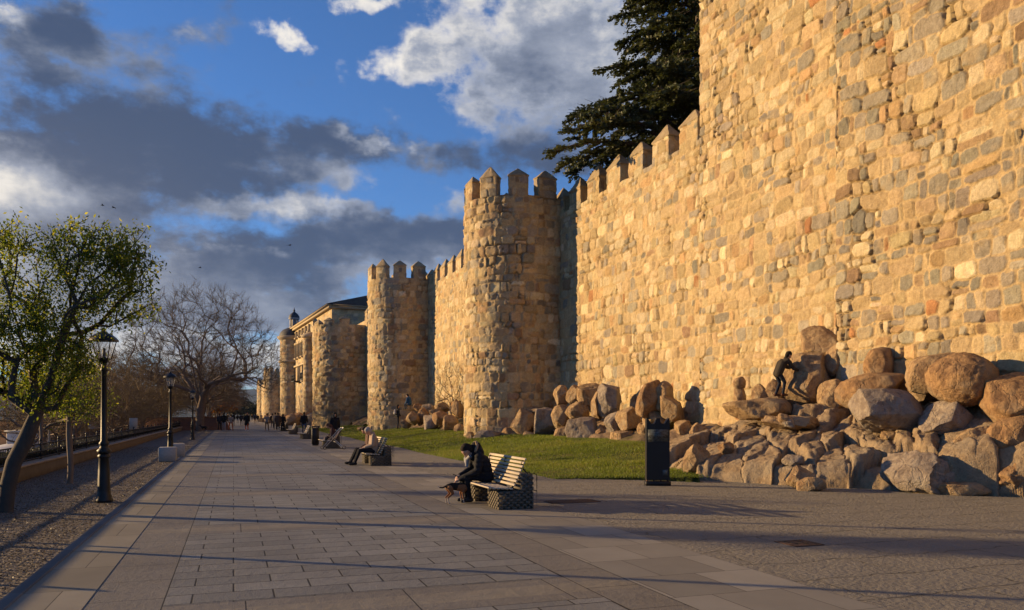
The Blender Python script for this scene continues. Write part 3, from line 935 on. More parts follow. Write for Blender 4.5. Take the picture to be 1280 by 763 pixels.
# ------------------------------------------------------------------ masonry walls
PAL = {
    'tan': (0.48, 0.365, 0.205), 'cream': (0.57, 0.47, 0.295), 'grey': (0.325, 0.285, 0.215), 'dgrey': (0.25, 0.225, 0.18),
    'orange': (0.46, 0.305, 0.155), 'brown': (0.33, 0.225, 0.13), 'red': (0.40, 0.20, 0.09), 'mort': (0.51, 0.38, 0.205),
}
MIXES = {
    'near': (('grey', .40), ('dgrey', .09), ('tan', .25), ('cream', .12), ('orange', .045), ('brown', .09), ('red', .012)),
    'mid': (('grey', .16), ('dgrey', .02), ('tan', .45), ('cream', .29), ('orange', .035), ('brown', .04), ('red', .005)),
    'far': (('grey', .17), ('dgrey', .05), ('tan', .43), ('cream', .17), ('orange', .06), ('brown', .12)),
}
class Masonry:
    def __init__(s, s0, s1, z0, z1, seed, w=0.5, h=0.34, mix='mid', amp=1.0, joint=0.014, dark_gap=0.35):
        r = np.random.default_rng(seed)
        s.seed = seed; s.amp = amp; s.joint = joint; s.dark_gap = dark_gap
        C = []
        z = z0 - h
        while z < z1 + h:
            rh = h * r.uniform(.62, 1.4)
            x = s0 - 1.0 - r.random() * w
            while x < s1 + 1.0:
                ww = w * float(np.clip(np.exp(r.normal(0, .46)), .38, 2.5))
                k = r.random()
                if k < .10 and rh > h * .9:      # two flat stones on one another
                    C.append((x + ww / 2, z + rh * .27, ww / 2, rh * .25)); C.append((x + ww / 2, z + rh * .77, ww / 2, rh * .25))
                elif k < .16:                    # a taller one reaching into the next course
                    C.append((x + ww / 2, z + rh * .62, ww / 2, rh * .72))
                else:
                    C.append((x + ww / 2 + r.normal(0, .03 * w), z + rh / 2 + r.normal(0, .05 * h), ww / 2, rh / 2))
                if r.random() < .42:             # chinking stone in the corner
                    q = h * r.uniform(.10, .22)
                    C.append((x, z + rh * r.choice((0.0, 1.0)) + r.normal(0, .03), q, q * r.uniform(.5, 1.0)))
                x += ww
            z += rh
        s.C = np.array(C)
        n = len(C)
        names = [m[0] for m in MIXES[mix]]
        pr = np.array([m[1] for m in MIXES[mix]]); pr /= pr.sum()
        ch = r.choice(len(names), n, p=pr)
        col = np.array([PAL[k] for k in names])[ch]
        col = col * np.exp(r.normal(0, .115, (n, 1))) * np.exp(r.normal(0, .018, (n, 3)))
        s.col = col
        s.out = r.uniform(-.3, 1.0, n)
        s.ex = r.uniform(2.1, 4.5, n)
        s.tilt = r.normal(0, 1, (n, 2))
    def __call__(s, S, Z):
        shp = S.shape
        S0, Z0 = S.ravel(), Z.ravel()
        P = np.stack([S0, Z0, S0 * 0 + s.seed * 3.7], -1)
        Sx = S0 + .05 * vnoise(P * 2.2, 1) + .022 * vnoise(P * 7, 2)
        Zx = Z0 + .12 * vnoise(P * .35, 3) + .045 * vnoise(P * 2.0, 4) + .02 * vnoise(P * 7, 5)
        d1 = np.full(len(S0), 9.0); d2 = d1.copy(); idx = np.zeros(len(S0), int)
        T = 1.6
        ks, kz = np.floor(Sx / T).astype(int), np.floor(Zx / T).astype(int)
        key = ks * 4096 + kz
        order = np.argsort(key, kind='stable')
        uk, st = np.unique(key[order], return_index=True)
        st = np.append(st, len(order))
        for a in range(len(uk)):
            ids = order[st[a]:st[a + 1]]
            x0, z0 = ks[ids[0]] * T, kz[ids[0]] * T
            m = np.where((s.C[:, 0] > x0 - 1.2) & (s.C[:, 0] < x0 + T + 1.2) & (s.C[:, 1] > z0 - .8) & (s.C[:, 1] < z0 + T + .8))[0]
            if not len(m):
                continue
            c = s.C[m]
            dx = np.abs(Sx[ids, None] - c[None, :, 0]) / c[None, :, 2]
            dz = np.abs(Zx[ids, None] - c[None, :, 1]) / c[None, :, 3]
            ex = s.ex[m][None]
            d = (dx ** ex + dz ** ex) ** (1 / ex)
            # express in metres beyond the stone's own edge so that small and large stones meet fairly
            d = (d - 1) * np.sqrt(c[None, :, 2] * c[None, :, 3]) 
            i1 = d.argmin(1)
            rows = np.arange(len(ids))
            a1 = d[rows, i1]
            d[rows, i1] = 99
            a2 = d.min(1)
            d1[ids] = a1; d2[ids] = a2; idx[ids] = m[i1]
        x = np.minimum((d2 - d1) / 2, .024 - d1)
        jn = s.joint * (1 + .8 * vnoise(P * 3.1, 6))
        t = sm(x, jn, jn + .018)
        c = s.C[idx]
        til = s.tilt[idx]
        mort_fill = .5 + .5 * fbm(P * 1.1, 3, 9)             # where mortar stands flush
        hst = .022 * s.out[idx] + .007 * sm(x, 0, .05) + .016 * (til[:, 0] * (Sx - c[:, 0]) / c[:, 2] + til[:, 1] * (Zx - c[:, 1]) / c[:, 3])
        hst = hst + .010 * fbm(P * 11, 3, 12) + .014 * vnoise(P * 4.1, 13)
        hm = -.022 + .036 * mort_fill + .012 * fbm(P * 14, 2, 15)
        hm = hm - .035 * sm(.47 - mort_fill, 0, .12)
        H = (hm * (1 - t) + hst * t) * s.amp
        H = H + .035 * fbm(P * .5, 2, 30)
        mort = np.array(PAL['mort']) * (1 + .14 * fbm(P * 2.0, 3, 18))[:, None]
        gap = sm(.47 - mort_fill, 0.0, .12) * s.dark_gap * sm(-H, -.01, .02)
        mort = mort * (1 - gap[:, None] * .8)  # recess shade painted into the mortar colour of the deep open joints
        st_ = s.col[idx] * (1 + .10 * fbm(P * 6, 3, 19))[:, None]
        smear = sm(fbm(P * 1.7, 3, 41), .12, .42) * .5        # mortar smeared over the stones
        st_ = st_ * (1 - smear[:, None]) + mort * smear[:, None]
        colr = mort * (1 - t[:, None]) + st_ * t[:, None]
        weather = 1 + .10 * fbm(P * .28, 3, 50)
        return H.reshape(shp), (colr * weather[:, None]).reshape(*shp, 3)


def resample(path, ds, closed=False):
    P = np.asarray(path, float)
    if closed: P = np.vstack([P, P[:1]])
    seg = np.linalg.norm(np.diff(P, axis=0), axis=1)
    cs = np.concatenate([[0], np.cumsum(seg)])
    n = max(2, int(round(cs[-1] / ds)) + 1)
    s = np.linspace(0, cs[-1], n)
    Q = np.stack([np.interp(s, cs, P[:, 0]), np.interp(s, cs, P[:, 1])], -1)
    t = np.gradient(Q, axis=0) if not closed else None
    if closed:
        Q = Q[:-1]; s = s[:-1]
        t = np.roll(Q, -1, 0) - np.roll(Q, 1, 0)
    t = t / np.linalg.norm(t, axis=1)[:, None]
    return Q, s, t

class Acc:
    def __init__(s): s.V = []; s.F = []; s.C = []; s.n = 0
    def add(s, V, F, C):
        s.V.append(V.reshape(-1, 3)); s.F.append(F + s.n); s.C.append(C.reshape(-1, 3)); s.n += len(s.V[-1])
    def build(s, name, parent=None, mat=None, loc=None):
        f4 = [f for f in s.F if f.shape[1] == 4]; f3 = [f for f in s.F if f.shape[1] == 3]
        F = ([np.concatenate(f4)] if f4 else []) + ([np.concatenate(f3)] if f3 else [])
        return link(name, mesh_np(name, np.concatenate(s.V), F, mat or M_MASON, np.concatenate(s.C), smooth=True), parent, loc)

def face_grid(acc, path, z0, z1, dz, mas, ds, side, s_off=0.0, top_fade=0.0, end_fade=0.0):
    """displaced masonry skin over a plan path; side=+1: outward is to the left of the path direction"""
    Q, s, t = resample(path, ds)
    nrm = np.stack([-t[:, 1], t[:, 0]], -1) * side
    nz = max(2, int(round((z1 - z0) / dz)) + 1)
    z = np.linspace(z0, z1, nz)
    S, Z = np.meshgrid(s + s_off, z, indexing='xy')
    H, C = mas(S, Z)
    if top_fade: H = H * sm(z1 - Z, 0, top_fade)
    if end_fade: H = H * sm(np.minimum(s, s[-1] - s), 0, end_fade)[None, :]
    V = np.empty((nz, len(s), 3))
    V[..., 0] = Q[None, :, 0] + nrm[None, :, 0] * H
    V[..., 1] = Q[None, :, 1] + nrm[None, :, 1] * H
    V[..., 2] = Z
    n = len(s)
    i = np.arange(nz - 1)[:, None] * n + np.arange(n - 1)[None, :]
    F = np.stack([i, i + 1, i + n + 1, i + n], -1).reshape(-1, 4)
    if side > 0: F = F[:, ::-1]
    acc.add(V, F, C)
def flat_poly(acc, P3, col):
    P3 = np.asarray(P3, float)
    n = len(P3)
    V = np.vstack([P3, P3.mean(0)[None]])
    F = np.array([(j, (j + 1) % n, n) for j in range(n)])
    acc.add(V, F, np.tile(np.array(col), (n + 1, 1)))

def merlon(parent, loop, z0, z1, zc, mas, ds, dz, s_off, cap=0.04):
    """a merlon on a closed plan loop with a little pyramid on top"""
    acc = Acc()
    Q, s, t = resample(loop, ds, True)
    c = Q.mean(0)
    nrm = np.stack([t[:, 1], -t[:, 0]], -1)
    if ((Q - c) * nrm).sum() < 0: nrm = -nrm
    nz = max(3, int(round((z1 - z0) / dz)) + 1)
    z = np.linspace(z0, z1, nz)
    S, Z = np.meshgrid(s + s_off, z, indexing='xy')
    H, C = mas(S, Z)
    H = H / mas.amp * .7
    V = np.empty((nz, len(s), 3))
    V[..., :2] = Q[None] + nrm[None] * H[..., None]
    V[..., 2] = Z
    # cap: slightly overhanging ledge, then slopes to a blunt apex
    rings = [V]
    cc = [C]
    r0 = np.random.default_rng(int(abs(s_off) * 37) % 9999)
    jit = 1 + .05 * r0.normal(size=2)
    apex = zc + r0.normal() * .05
    for f, zz in ((1.09, z1 + .01), (1.09, z1 + .06), (.70, z1 + .06 + (apex - z1 - .06) * .38), (.33, z1 + .06 + (apex - z1 - .06) * .76), (.06, apex)):
        off = (Q - c) * f
        R_ = np.empty((1, len(s), 3))
        R_[0, :, :2] = c + off + .012 * fbm(np.stack([Q[:, 0] * 5, Q[:, 1] * 5, Q[:, 0] * 0 + f * 9], -1), 2, 5)[:, None]
        R_[0, :, 2] = zz + .02 * vnoise(np.stack([Q[:, 0] * 6, Q[:, 1] * 6, Q[:, 0] * 0 + f * 9], -1), 8)
        rings.append(R_)
        cc.append(np.array([(0.36, 0.285, 0.18)])[None] * (1 + .18 * vnoise(np.stack([Q[:, 0] * 4, Q[:, 1] * 4, Q[:, 0] * 0 + f * 5], -1), 6))[None, :, None])
    V = np.concatenate(rings, 0); C = np.concatenate(cc, 0)
    n = len(s)
    i = np.arange(len(V) - 1)[:, None] * n
    j = np.arange(n)[None, :]
    F = np.stack([i + j, i + (j + 1) % n, i + n + (j + 1) % n, i + n + j], -1).reshape(-1, 4)
    base = (len(V) - 1) * n
    acc.add(V, F, C)
    acc.F.append(np.array([(base, base + k, base + k + 1) for k in range(1, n - 1)]))
    return acc.build("merlon", parent)

def wall_body(name, label, cat, w, u0, u1, z0, z1, thick, mas, ds, dz, group=None, ufade=0.0, back=True):
    """straight wall in the wall frame whose outer face is at w"""
    root = thing(name, label, cat, tuple(wallp(w, (u0 + u1) / 2, z0)), 0, group)
    acc = Acc()
    a, b = wallp(w, u0), wallp(w, u1)
    face_grid(acc, [(a.x, a.y), (b.x, b.y)], z0, z1, dz, mas, ds, +1, s_off=u0)
    pc = (0.33, 0.25, 0.15)
    A, B = wallp(w + .03, u0), wallp(w + .03, u1)
    A2, B2 = wallp(w + thick, u0), wallp(w + thick, u1)
    for P in ([(A.x, A.y, z1), (B.x, B.y, z1), (B2.x, B2.y, z1), (A2.x, A2.y, z1)],
              [(A2.x, A2.y, z0), (A2.x, A2.y, z1), (B2.x, B2.y, z1), (B2.x, B2.y, z0)]):
        flat_poly(acc, P, pc)
    # ends, with stonework
    for (p, q, uu, sd) in ((wallp(w, u0), wallp(w + thick, u0), u0, -1), (wallp(w, u1), wallp(w + thick, u1), u1, 1)):
        face_grid(acc, [(p.x, p.y), (q.x, q.y)], z0, z1, max(dz, .07), mas, max(ds, .07), sd, s_off=uu, end_fade=.1)
    acc.V = [v - np.array(root.location)[None] for v in acc.V]
    acc.build("wall_face", root)
    return root
def merlons_straight(root, w, u_list, width, z0, z1, zc, mas, ds, dz, depth=.62):
    L = np.array(root.location)
    for u in u_list:
        lp = [wallp(w, u), wallp(w, u + width), wallp(w + depth, u + width), wallp(w + depth, u)]
        o = merlon(root, [(p.x, p.y) for p in lp], z0, z1, zc, mas, ds, dz, u)
        o.location = -Vector(L)

def tower(name, label, C, Rr, wall_w, z0, z1, mas, ds, dz, group, merl=None, zm=1.05, zc=1.5, phase=0.0, broken=False, neck=True):
    """half-round tower bulging from the wall line; C = plan centre"""
    C = np.array(C, float)
    root = thing(name, label, "wall tower", (C[0], C[1], z0), 0, group)
    cw = C @ WV
    out = -WV; al = WU
    ang = np.linspace(-math.pi / 2 - .25, math.pi / 2 + .25, 60)
    arc = [C + Rr * (out * math.cos(t) + al * math.sin(t)) for t in ang]
    nk = Rr * math.cos(.25)
    p0 = C - al * nk * .98 + WV * (wall_w + .6 - cw)
    p1 = C + al * nk * .98 + WV * (wall_w + .6 - cw)
    path = [p0] + arc + [p1]
    acc = Acc()
    face_grid(acc, path, z0, z1, dz, mas, ds, +1, top_fade=0)
    Q, s, t = resample(path, .5)
    ring = [(q[0], q[1], z1 - .02) for q in Q]
    flat_poly(acc, ring[::-1], (0.33, 0.25, 0.15))
    back = [(p1[0], p1[1], z0), (p1[0], p1[1], z1), (p0[0], p0[1], z1), (p0[0], p0[1], z0)]
    flat_poly(acc, back, (0.33, 0.25, 0.15))
    L = np.array((C[0], C[1], z0))
    acc.V = [v - L for v in acc.V]
    acc.build("wall_face", root)
    if merl:
        Q, s, t = resample(path, .06)
        nr = np.stack([-t[:, 1], t[:, 0]], -1)
        wd, gp = merl
        x = phase
        kk = 0
        while x + wd < s[-1]:
            m = (s >= x) & (s <= x + wd)
            oq = Q[m]; iq = (Q - nr * .55)[m]
            if len(oq) > 3:
                lp = list(oq) + list(iq[::-1])
                dd = -.35 * ((kk * 7) % 3) / 2 if broken else 0
                o = merlon(root, lp, z1 - .03, z1 + zm + dd, z1 + zc + dd, mas, max(ds, .045), dz, x)
                o.location = -Vector(L)
            x += wd + gp
            kk += 1
    return root

# -- near square tower (upper storeys out of the picture) and the tall bay beside it
m_near = Masonry(2, 20, -1, 21, 3, w=.38, h=.35, mix='near', amp=1.35, joint=.017)
near = wall_body("wall_tower", "tall grey and ochre granite tower face filling the right of the picture", "wall tower",
                 16.75, 4.0, 17.42, -.3, 20.5, 5.5, m_near, .027, .029)
m_mid = Masonry(14, 30, -1, 21, 8, w=.37, h=.36, mix='mid', amp=1.25, joint=.017)
bay = wall_body("wall_tower", "tall golden stone bay between the near grey tower face and the crenellated wall", "wall tower",
                17.34, 16.8, 24.76, -.3, 20.0, 4.5, m_mid, .033, .035)
# -- curtain walls
m_c1 = Masonry(24, 66, -1, 14, 12, w=.38, h=.40, mix='mid', amp=1.35, joint=.018)
c1 = wall_body("curtain_wall", "golden crenellated wall between the tall near bay and the nearest round tower", "wall",
               17.66, 24.5, 40.5, -.3, 11.95, 2.6, m_c1, .045, .045)
us = [25.35 + 1.96 * k for k in range(8)]
merlons_straight(c1, 17.66, us, 1.22, 11.93, 12.78, 13.45, m_c1, .05, .05)
c2 = wall_body("curtain_wall", "crenellated wall stretch between the first and second round towers", "wall",
               17.66, 40.4, 66.0, -.3, 11.95, 2.6, m_c1, .075, .075)
merlons_straight(c2, 17.66, [42.1 + 1.96 * k for k in range(12)], 1.22, 11.93, 12.78, 13.45, m_c1, .08, .08)
m_c3 = Masonry(60, 105, -1, 14, 14, w=.5, h=.4, mix='far', amp=1.3)
c3 = wall_body("curtain_wall", "wall stretch hidden in shade behind the second round tower", "wall",
               17.66, 65.9, 92.0, -.3, 11.95, 2.6, m_c3, .14, .14)
merlons_straight(c3, 17.66, [67.0 + 1.96 * k for k in range(11)], 1.22, 11.93, 12.78, 13.45, m_c3, .14, .14)
GT = "round towers of the town wall"
m_t1 = Masonry(-1, 22, -1, 17, 31, w=.40, h=.38, mix='far', amp=1.7, joint=.012, dark_gap=.5)
t1 = tower("round_tower", "nearest and tallest looking round tower with a full crown of pointed merlons", (0.12, 43.1), 2.68, 17.66, -.3, 12.75, m_t1, .05, .05, GT,
           merl=(1.08, .54), phase=.78, zm=.95, zc=1.45)
m_t2 = Masonry(-1, 22, -1, 17, 33, w=.42, h=.40, mix='far', amp=1.7, joint=.012, dark_gap=.5)
t2 = tower("round_tower", "second round tower along the promenade with an intact crenellated top", (-9.15, 66.2), 2.72, 17.66, -.3, 12.5, m_t2, .075, .075, GT,
           merl=(1.08, .54), phase=.78, zm=.95, zc=1.45)
m_t3 = Masonry(-1, 24, -1, 17, 35, w=.5, h=.42, mix='far', amp=2.2, joint=.012, dark_gap=.5)
t3 = tower("round_tower", "third round tower with a worn broken parapet in front of the palace roof", (-19.0, 89.8), 3.25, 17.66, -.3, 11.4, m_t3, .10, .10, GT,
           merl=(1.1, .7), phase=2.4, zm=.55, zc=.95, broken=True)
# -- palace built into the wall
def facade():
    root = thing("palace", "long stone palace with a dark hipped roof and lit window rows behind the third tower", "palace", (-28.7, 117.0, 0), R(23.7))
    L = 32.0; D = 14.0; H = 15.7
    # local frame: x = into the town, y = along, from -L/2 to L/2
    m_p = Masonry(-30, 30, -1, 19, 51, w=.8, h=.45, mix='mid', amp=.7, joint=.01)
    acc = Acc()
    face_grid(acc, [(0, -12.0), (0, L - 12.0)], -.3, H, .16, m_p, .16, +1)
    face_grid(acc, [(D, -12.0), (0, -12.0)], -.3, H, .2, m_p, .2, +1)
    flat_poly(acc, [(D, -12, 0), (D, L - 12, 0), (D, L - 12, H), (D, -12, H)], (.35, .27, .17))
    flat_poly(acc, [(0, L - 12, 0), (D, L - 12, 0), (D, L - 12, H), (0, L - 12, H)], (.35, .27, .17))
    acc.build("wall", root)
    b = MB()
    b.box((-.12, L / 2 - 12, H + .15), (.7, L + .8, .32), bev=.04).box((-.30, L / 2 - 12, H + .40), (.9, L + 1.0, .16))
    b.box((D / 2, -12.15, H + .15), (D, .6, .32)).box((D / 2, -12.3, H + .40), (D, .8, .16))
    b.build("cornice", M_ASHLAR, root)
    r = MB()
    z = H + .5
    V = [(-.8, -12.8, z), (D + .8, -12.8, z), (D + .8, L - 11.2, z), (-.8, L - 11.2, z), (D / 2, -12.8 + 7, z + 2.6), (D / 2, L - 11.2 - 7, z + 2.6)]
    r.add(V, [(0, 4, 5, 3), (1, 2, 5, 4)]); r.add(V, [(0, 1, 4), (2, 3, 5), ])
    r.add(V, [(0, 3, 2, 1)])
    r.build("roof", M_ROOF, root)
    def window(y, z, w, h, sill=True, balcony=False):
        f = MB()
        for dy in (-w / 2 - .1, w / 2 + .1):
            f.box((-.06, y + dy, z), (.34, .2, h + .3))
        f.box((-.08, y, z + h / 2 + .12), (.42, w + .5, .24))
        if sill: f.box((-.12, y, z - h / 2 - .1), (.55, w + .6, .2))
        wf = f.build("window", M_ASHLAR, root)
        g_ = MB(); g_.box((-.035, y, z), (.14, w, h)); g_.build("pane", M_DGLASS, wf)
        if balcony:
            q = MB()
            q.box((-.6, y, z - h / 2 - .02), (1.0, w + 1.4, .14))
            for k in range(9):
                q.box((-1.05, y + (k - 4) * (w + 1.3) / 8, z - h / 2 + .5), (.05, .05, 1.0))
            q.box((-1.05, y, z - h / 2 + 1.02), (.08, w + 1.35, .06))
            q.build("balcony", M_IRON, wf)
    for k in range(5):
        window(5.2 + k * 3.1, 12.1, 1.25, 2.3)
        window(5.2 + k * 3.1, 14.7, .7, .75)
    for k in range(3):
        window(6.2 + k * 4.4, 8.3, 1.5, 2.6, balcony=(k % 2 == 0))
    # corbel band
    cb = MB()
    cb.box((-.12, L / 2 - 12, 9.6), (.4, L, .22)); cb.box((-.10, L / 2 - 12, 13.3), (.34, L, .18))
    cb.build("string_course", M_ASHLAR, root)
facade()
m_t4 = Masonry(-1, 14, -1, 17, 37, w=.5, h=.42, mix='far', amp=1.6)
def round_shaft(name, label, C, Rr, z0, z1, mas, ds, cat="wall tower", group=None):
    root = thing(name, label, cat, (C[0], C[1], z0), 0, group)
    acc = Acc()
    th_ = np.linspace(0, 2 * math.pi, 50)
    face_grid(acc, [(Rr * math.cos(a), -Rr * math.sin(a)) for a in th_], 0, z1 - z0, ds, mas, ds, +1)
    acc.build("wall_face", root)
    return root
p = Vector((-30.2, 119.5, 0))
tt = round_shaft("round_turret", "slim round turret standing against the palace front", (p.x, p.y), .95, -.3, 13.0, m_t4, .13)
cp = MB(); cp.lathe([(0, 13.75), (.35, 13.9), (1.1, 13.5), (1.3, 13.35), (1.3, 13.1), (.95, 12.95)][::-1], 20, (0, 0, .3)); cp.build("cap", M_ASHLAR, tt, smooth=False)
p = Vector((-37.3, 137.0, 0))
dt = round_shaft("domed_tower", "round tower topped by a low dark dome and a slender lantern", (p.x, p.y), 2.3, -.3, 14.4, m_t4, .16)
cp = MB(); cp.lathe([(2.3, 10.6), (2.6, 10.75), (2.6, 11.0), (2.3, 11.1)], 28)
cp.build("string_course", M_ASHLAR, dt)
cp = MB(); cp.lathe([(2.3, 14.5), (2.75, 14.8), (2.85, 15.15), (2.4, 15.25), (0, 15.25)], 28)
cp.build("cornice", M_ASHLAR, dt)
cp = MB(); cp.lathe([(2.5, 15.25), (2.35, 15.8), (1.9, 16.3), (1.2, 16.65), (.8, 16.7)], 28); cp.build("dome", M_SLATE, dt, smooth=True)
la = MB(); la.lathe([(.9, 16.5), (.9, 16.8), (.78, 16.9)], 16)
for k in range(8):
    a = k * math.pi / 4
    la.box((.66 * math.cos(a), .66 * math.sin(a), 17.55), (.18, .24, 1.4), rz=a)
la.lathe([(.9, 18.2), (.95, 18.35), (.85, 18.45)], 16).lathe([(.45, 16.8), (.45, 18.3)], 10)
lo = la.build("lantern", M_RENDER, dt)
la = MB(); la.lathe([(.92, 18.4), (.86, 18.75), (.62, 19.1), (.3, 19.35), (.14, 19.5), (.2, 19.7), (.1, 19.85), (.03, 20.2), (0, 20.3)], 16)
la.build("lantern_roof", M_SLATE, lo, smooth=True)
t5 = tower("round_tower", "distant round tower low beside the domed tower", (-51.6, 176.0), 2.9, 17.66, -.3, 10.9, m_t3, .22, .22, GT, merl=(1.1, .8), phase=2.0, zm=.6, zc=1.1)
t6 = tower("round_tower", "farthest visible round tower at the end of the wall", (-67.6, 222.0), 3.0, 17.66, -.3, 10.3, m_t3, .28, .28, GT, merl=(1.1, .8), phase=2.0, zm=.6, zc=1.1)
c4 = wall_body("curtain_wall", "far stretch of wall running from the domed tower to the last towers", "wall",
               17.66, 146, 245, -.3, 9.6, 2.6, Masonry(140, 250, -1, 12, 61, w=.7, h=.5, mix='far', amp=1.2), .3, .3)

# ------------------------------------------------------------------ boulders
_ico = {}
def ico(sub):
    if sub not in _ico:
        bm = bmesh.new()
        bmesh.ops.create_icosphere(bm, subdivisions=sub, radius=1.0)
        V = np.array([v.co[:] for v in bm.verts]); F = np.array([[v.index for v in f.verts] for f in bm.faces])
        bm.free()
        _ico[sub] = (V, F)
    return _ico[sub]
def rock_mesh(half, seed, rnd=0.4, sub=5, rot=None, rough=1.0, nplanes=13, layers=0.0):
    """a boulder: a sphere cut by random planes with worn edges, then weathered"""
    r = np.random.default_rng(seed)
    D, F = ico(sub)
    if rnd < .42: nplanes = min(nplanes, 5)
    n = r.normal(size=(nplanes, 3)); n /= np.linalg.norm(n, axis=1)[:, None]
    d = r.uniform(.55, .92, nplanes) + rnd * .12
    if rnd < .42:      # blocky core: three pairs of joint planes
        Qm = np.linalg.qr(np.eye(3) + .42 * r.normal(size=(3, 3)))[0]
        n = np.concatenate([n, Qm, -Qm]); d = np.concatenate([d, r.uniform(.58, .76, 6)])
    dots = D @ n.T
    k = 8 + 60 * (1 - rnd) ** 1.6
    inv = np.maximum(dots / d[None], 0.02)
    sup = (np.power(inv, k).sum(1) + 1.0 ** k * (.9) ** k) ** (-1 / k)
    blend = .85 * rnd ** 1.8
    rad = sup * (1 - blend) + 0.86 * blend
    P = D * rad[:, None]
    hs = np.array(half, float)
    P = P * hs
    m = hs.mean()
    q = P / m
    w = q + .25 * np.stack([fbm(q * 1.1 + 5, 2, seed), fbm(q * 1.1 + 9, 2, seed + 1), fbm(q * 1.1 + 2, 2, seed + 2)], -1)
    big = fbm(w * 1.1, 3, seed + 3)
    ridg = 1 - np.abs(fbm(w * 1.7, 4, seed + 4)) * 3.2
    crack = -np.clip(1 - np.abs(fbm(w * .9 + 3, 2, seed + 8)) / .030, 0, 1) * .030
    crack2 = -np.clip(1 - np.abs(fbm(w * 1.9 + 13, 2, seed + 9)) / .028, 0, 1) * .018
    fine = fbm(q * 9, 4, seed + 5)
    disp = .11 * big + .035 * ridg * (1 - rnd) + (.018 + .012 * (1 - rnd)) * fine * rough + (crack + crack2) * .35 * rough
    if layers:
        for (ax_, fr, am, sd_) in (((.35, .2, .95), 4.2, .10, 6), ((.85, .3, -.3), 2.1, .09, 7), ((-.2, .95, .2), 2.6, .06, 10)):
            zz = (q @ np.array(ax_)) * fr + 1.3 * fbm(w * .7, 3, seed + sd_)
            fr_ = zz % 1
            disp = disp + layers * am * (np.where(fr_ < .86, fr_ / .86, (1 - fr_) / .14) - .5)
    P = P + D * (disp * m)[:, None]
    # chips and split faces
    for j in range(int(13 * (1 - rnd)) + 5):
        nn = r.normal(size=3); nn /= np.linalg.norm(nn)
        a = P @ nn
        cut = np.quantile(a, 1 - r.uniform(.01, .10) * (1.15 - rnd))
        over = np.maximum(a - cut, 0)
        P = P - (over * .93)[:, None] * nn
    P = P + D * ((.014 * fbm(q * 5, 3, seed + 15) + .011 * fbm(q * 14, 3, seed + 16)) * m * rough)[:, None]
    M = np.array(Matrix.Rotation(rot if rot is not None else r.uniform(0, 6.28), 3, 'Z'))
    return P @ M.T, F

def rock(px, py, hw, hh, Y, seed, label=None, mat=None, rnd=.4, sub=5, dep=None, tilt=0.0, group=None, rot=None, name="boulder", **kw):
    """a boulder centred where the photograph shows it; hw,hh in photo pixels, Y in metres"""
    gs = 1.0 if name == 'stone_fragment' else 1.22 if rnd < .42 else 1.12
    hx, hz = hw * Y / 1000 * gs, hh * Y / 1000 * gs
    hy = dep if dep else .5 * (hx + hz) * 1.05
    P, F = rock_mesh((hx, hy, hz), seed, rnd, sub, rot if rot is not None else 0.0, **kw)
    M = np.array(Matrix.Rotation(tilt, 3, 'Y') @ Matrix.Rotation(-math.atan2(px - 640, 1000), 3, 'Z'))
    P = P @ M.T
    o = link(name, mesh_np(name, P, F, mat or M_ROCK, smooth=True), loc=at(px, py, Y))
    tag(o, label or "broken granite boulder lying in the rubble along the wall foot", "boulder", group or ("boulders at the foot of the wall"))
    return o

rock(1028, 440, 30, 27, 23.6, 101, "pointed tan boulder leaning against the wall above the climbing man", rnd=.35, sub=5, tilt=.25)
rock(1010, 482, 27, 36, 22.9, 102, "upright tan boulder the climbing man rests his hands on", rnd=.4, sub=6)
rock(1046, 452, 14, 25, 22.6, 103, "narrow ochre slab stone beside the corner of the grey tower", rnd=.3, tilt=.4)
rock(1042, 493, 17, 22, 22.0, 104, "small rounded ochre boulder right of the climbing man", rnd=.6)
rock(1098, 460, 17, 29, 20.9, 105, "upright cone shaped boulder against the grey tower face", rnd=.55, mat=M_ROCK2)
rock(1205, 476, 45, 33, 17.9, 106, "big smooth round rusty boulder at the top of the outcrop", mat=M_ROCK2, rnd=.85, sub=6, tilt=-.15, nplanes=7)
rock(1172, 470, 34, 28, 18.6, 107, "tan boulder tucked behind the big round rusty boulder", rnd=.5)
rock(1105, 512, 48, 29, 18.8, 108, "large flat sided greyish boulder below the cone shaped one", mat=M_ROCK3, rnd=.25, sub=6, tilt=.1)
rock(1182, 530, 36, 24, 17.9, 109, "grey lichen covered wedge boulder below the big round one", mat=M_ROCK3, rnd=.25, sub=6, tilt=-.5)
rock(1085, 486, 42, 19, 20.2, 110, "long brown boulder lying above the large greyish one", rnd=.45, mat=M_ROCK2, tilt=-.3)
rock(1152, 486, 16, 22, 19.3, 111, "small square tan stone between the greyish and round boulders", rnd=.2)
rock(1268, 505, 40, 38, 17.1, 112, "dark shaded boulder at the right edge behind the round one", rnd=.4, mat=M_ROCK2)
rock(1272, 545, 34, 30, 16.7, 113, "orange angular boulder at the right edge below the shaded one", rnd=.2, mat=M_ROCK2, sub=6)
rock(948, 512, 42, 15, 22.9, 114, "flat ledge rock under the climbing man's feet", rnd=.3, dep=.9)
rock(924, 480, 8, 9, 25.6, 116, "small round stone on top of the leaning stone pillar", rnd=.8, sub=4)
rock(925, 502, 8, 20, 25.6, 117, "thin pillar of stone standing against the wall left of the climber", rnd=.3, sub=4)
rock(968, 492, 10, 18, 25.0, 118, "narrow standing stone behind the climbing man's legs", rnd=.3, sub=4)
rock(950, 496, 12, 16, 25.2, 119, "short standing stone next to the stone pillar", rnd=.3, sub=4)
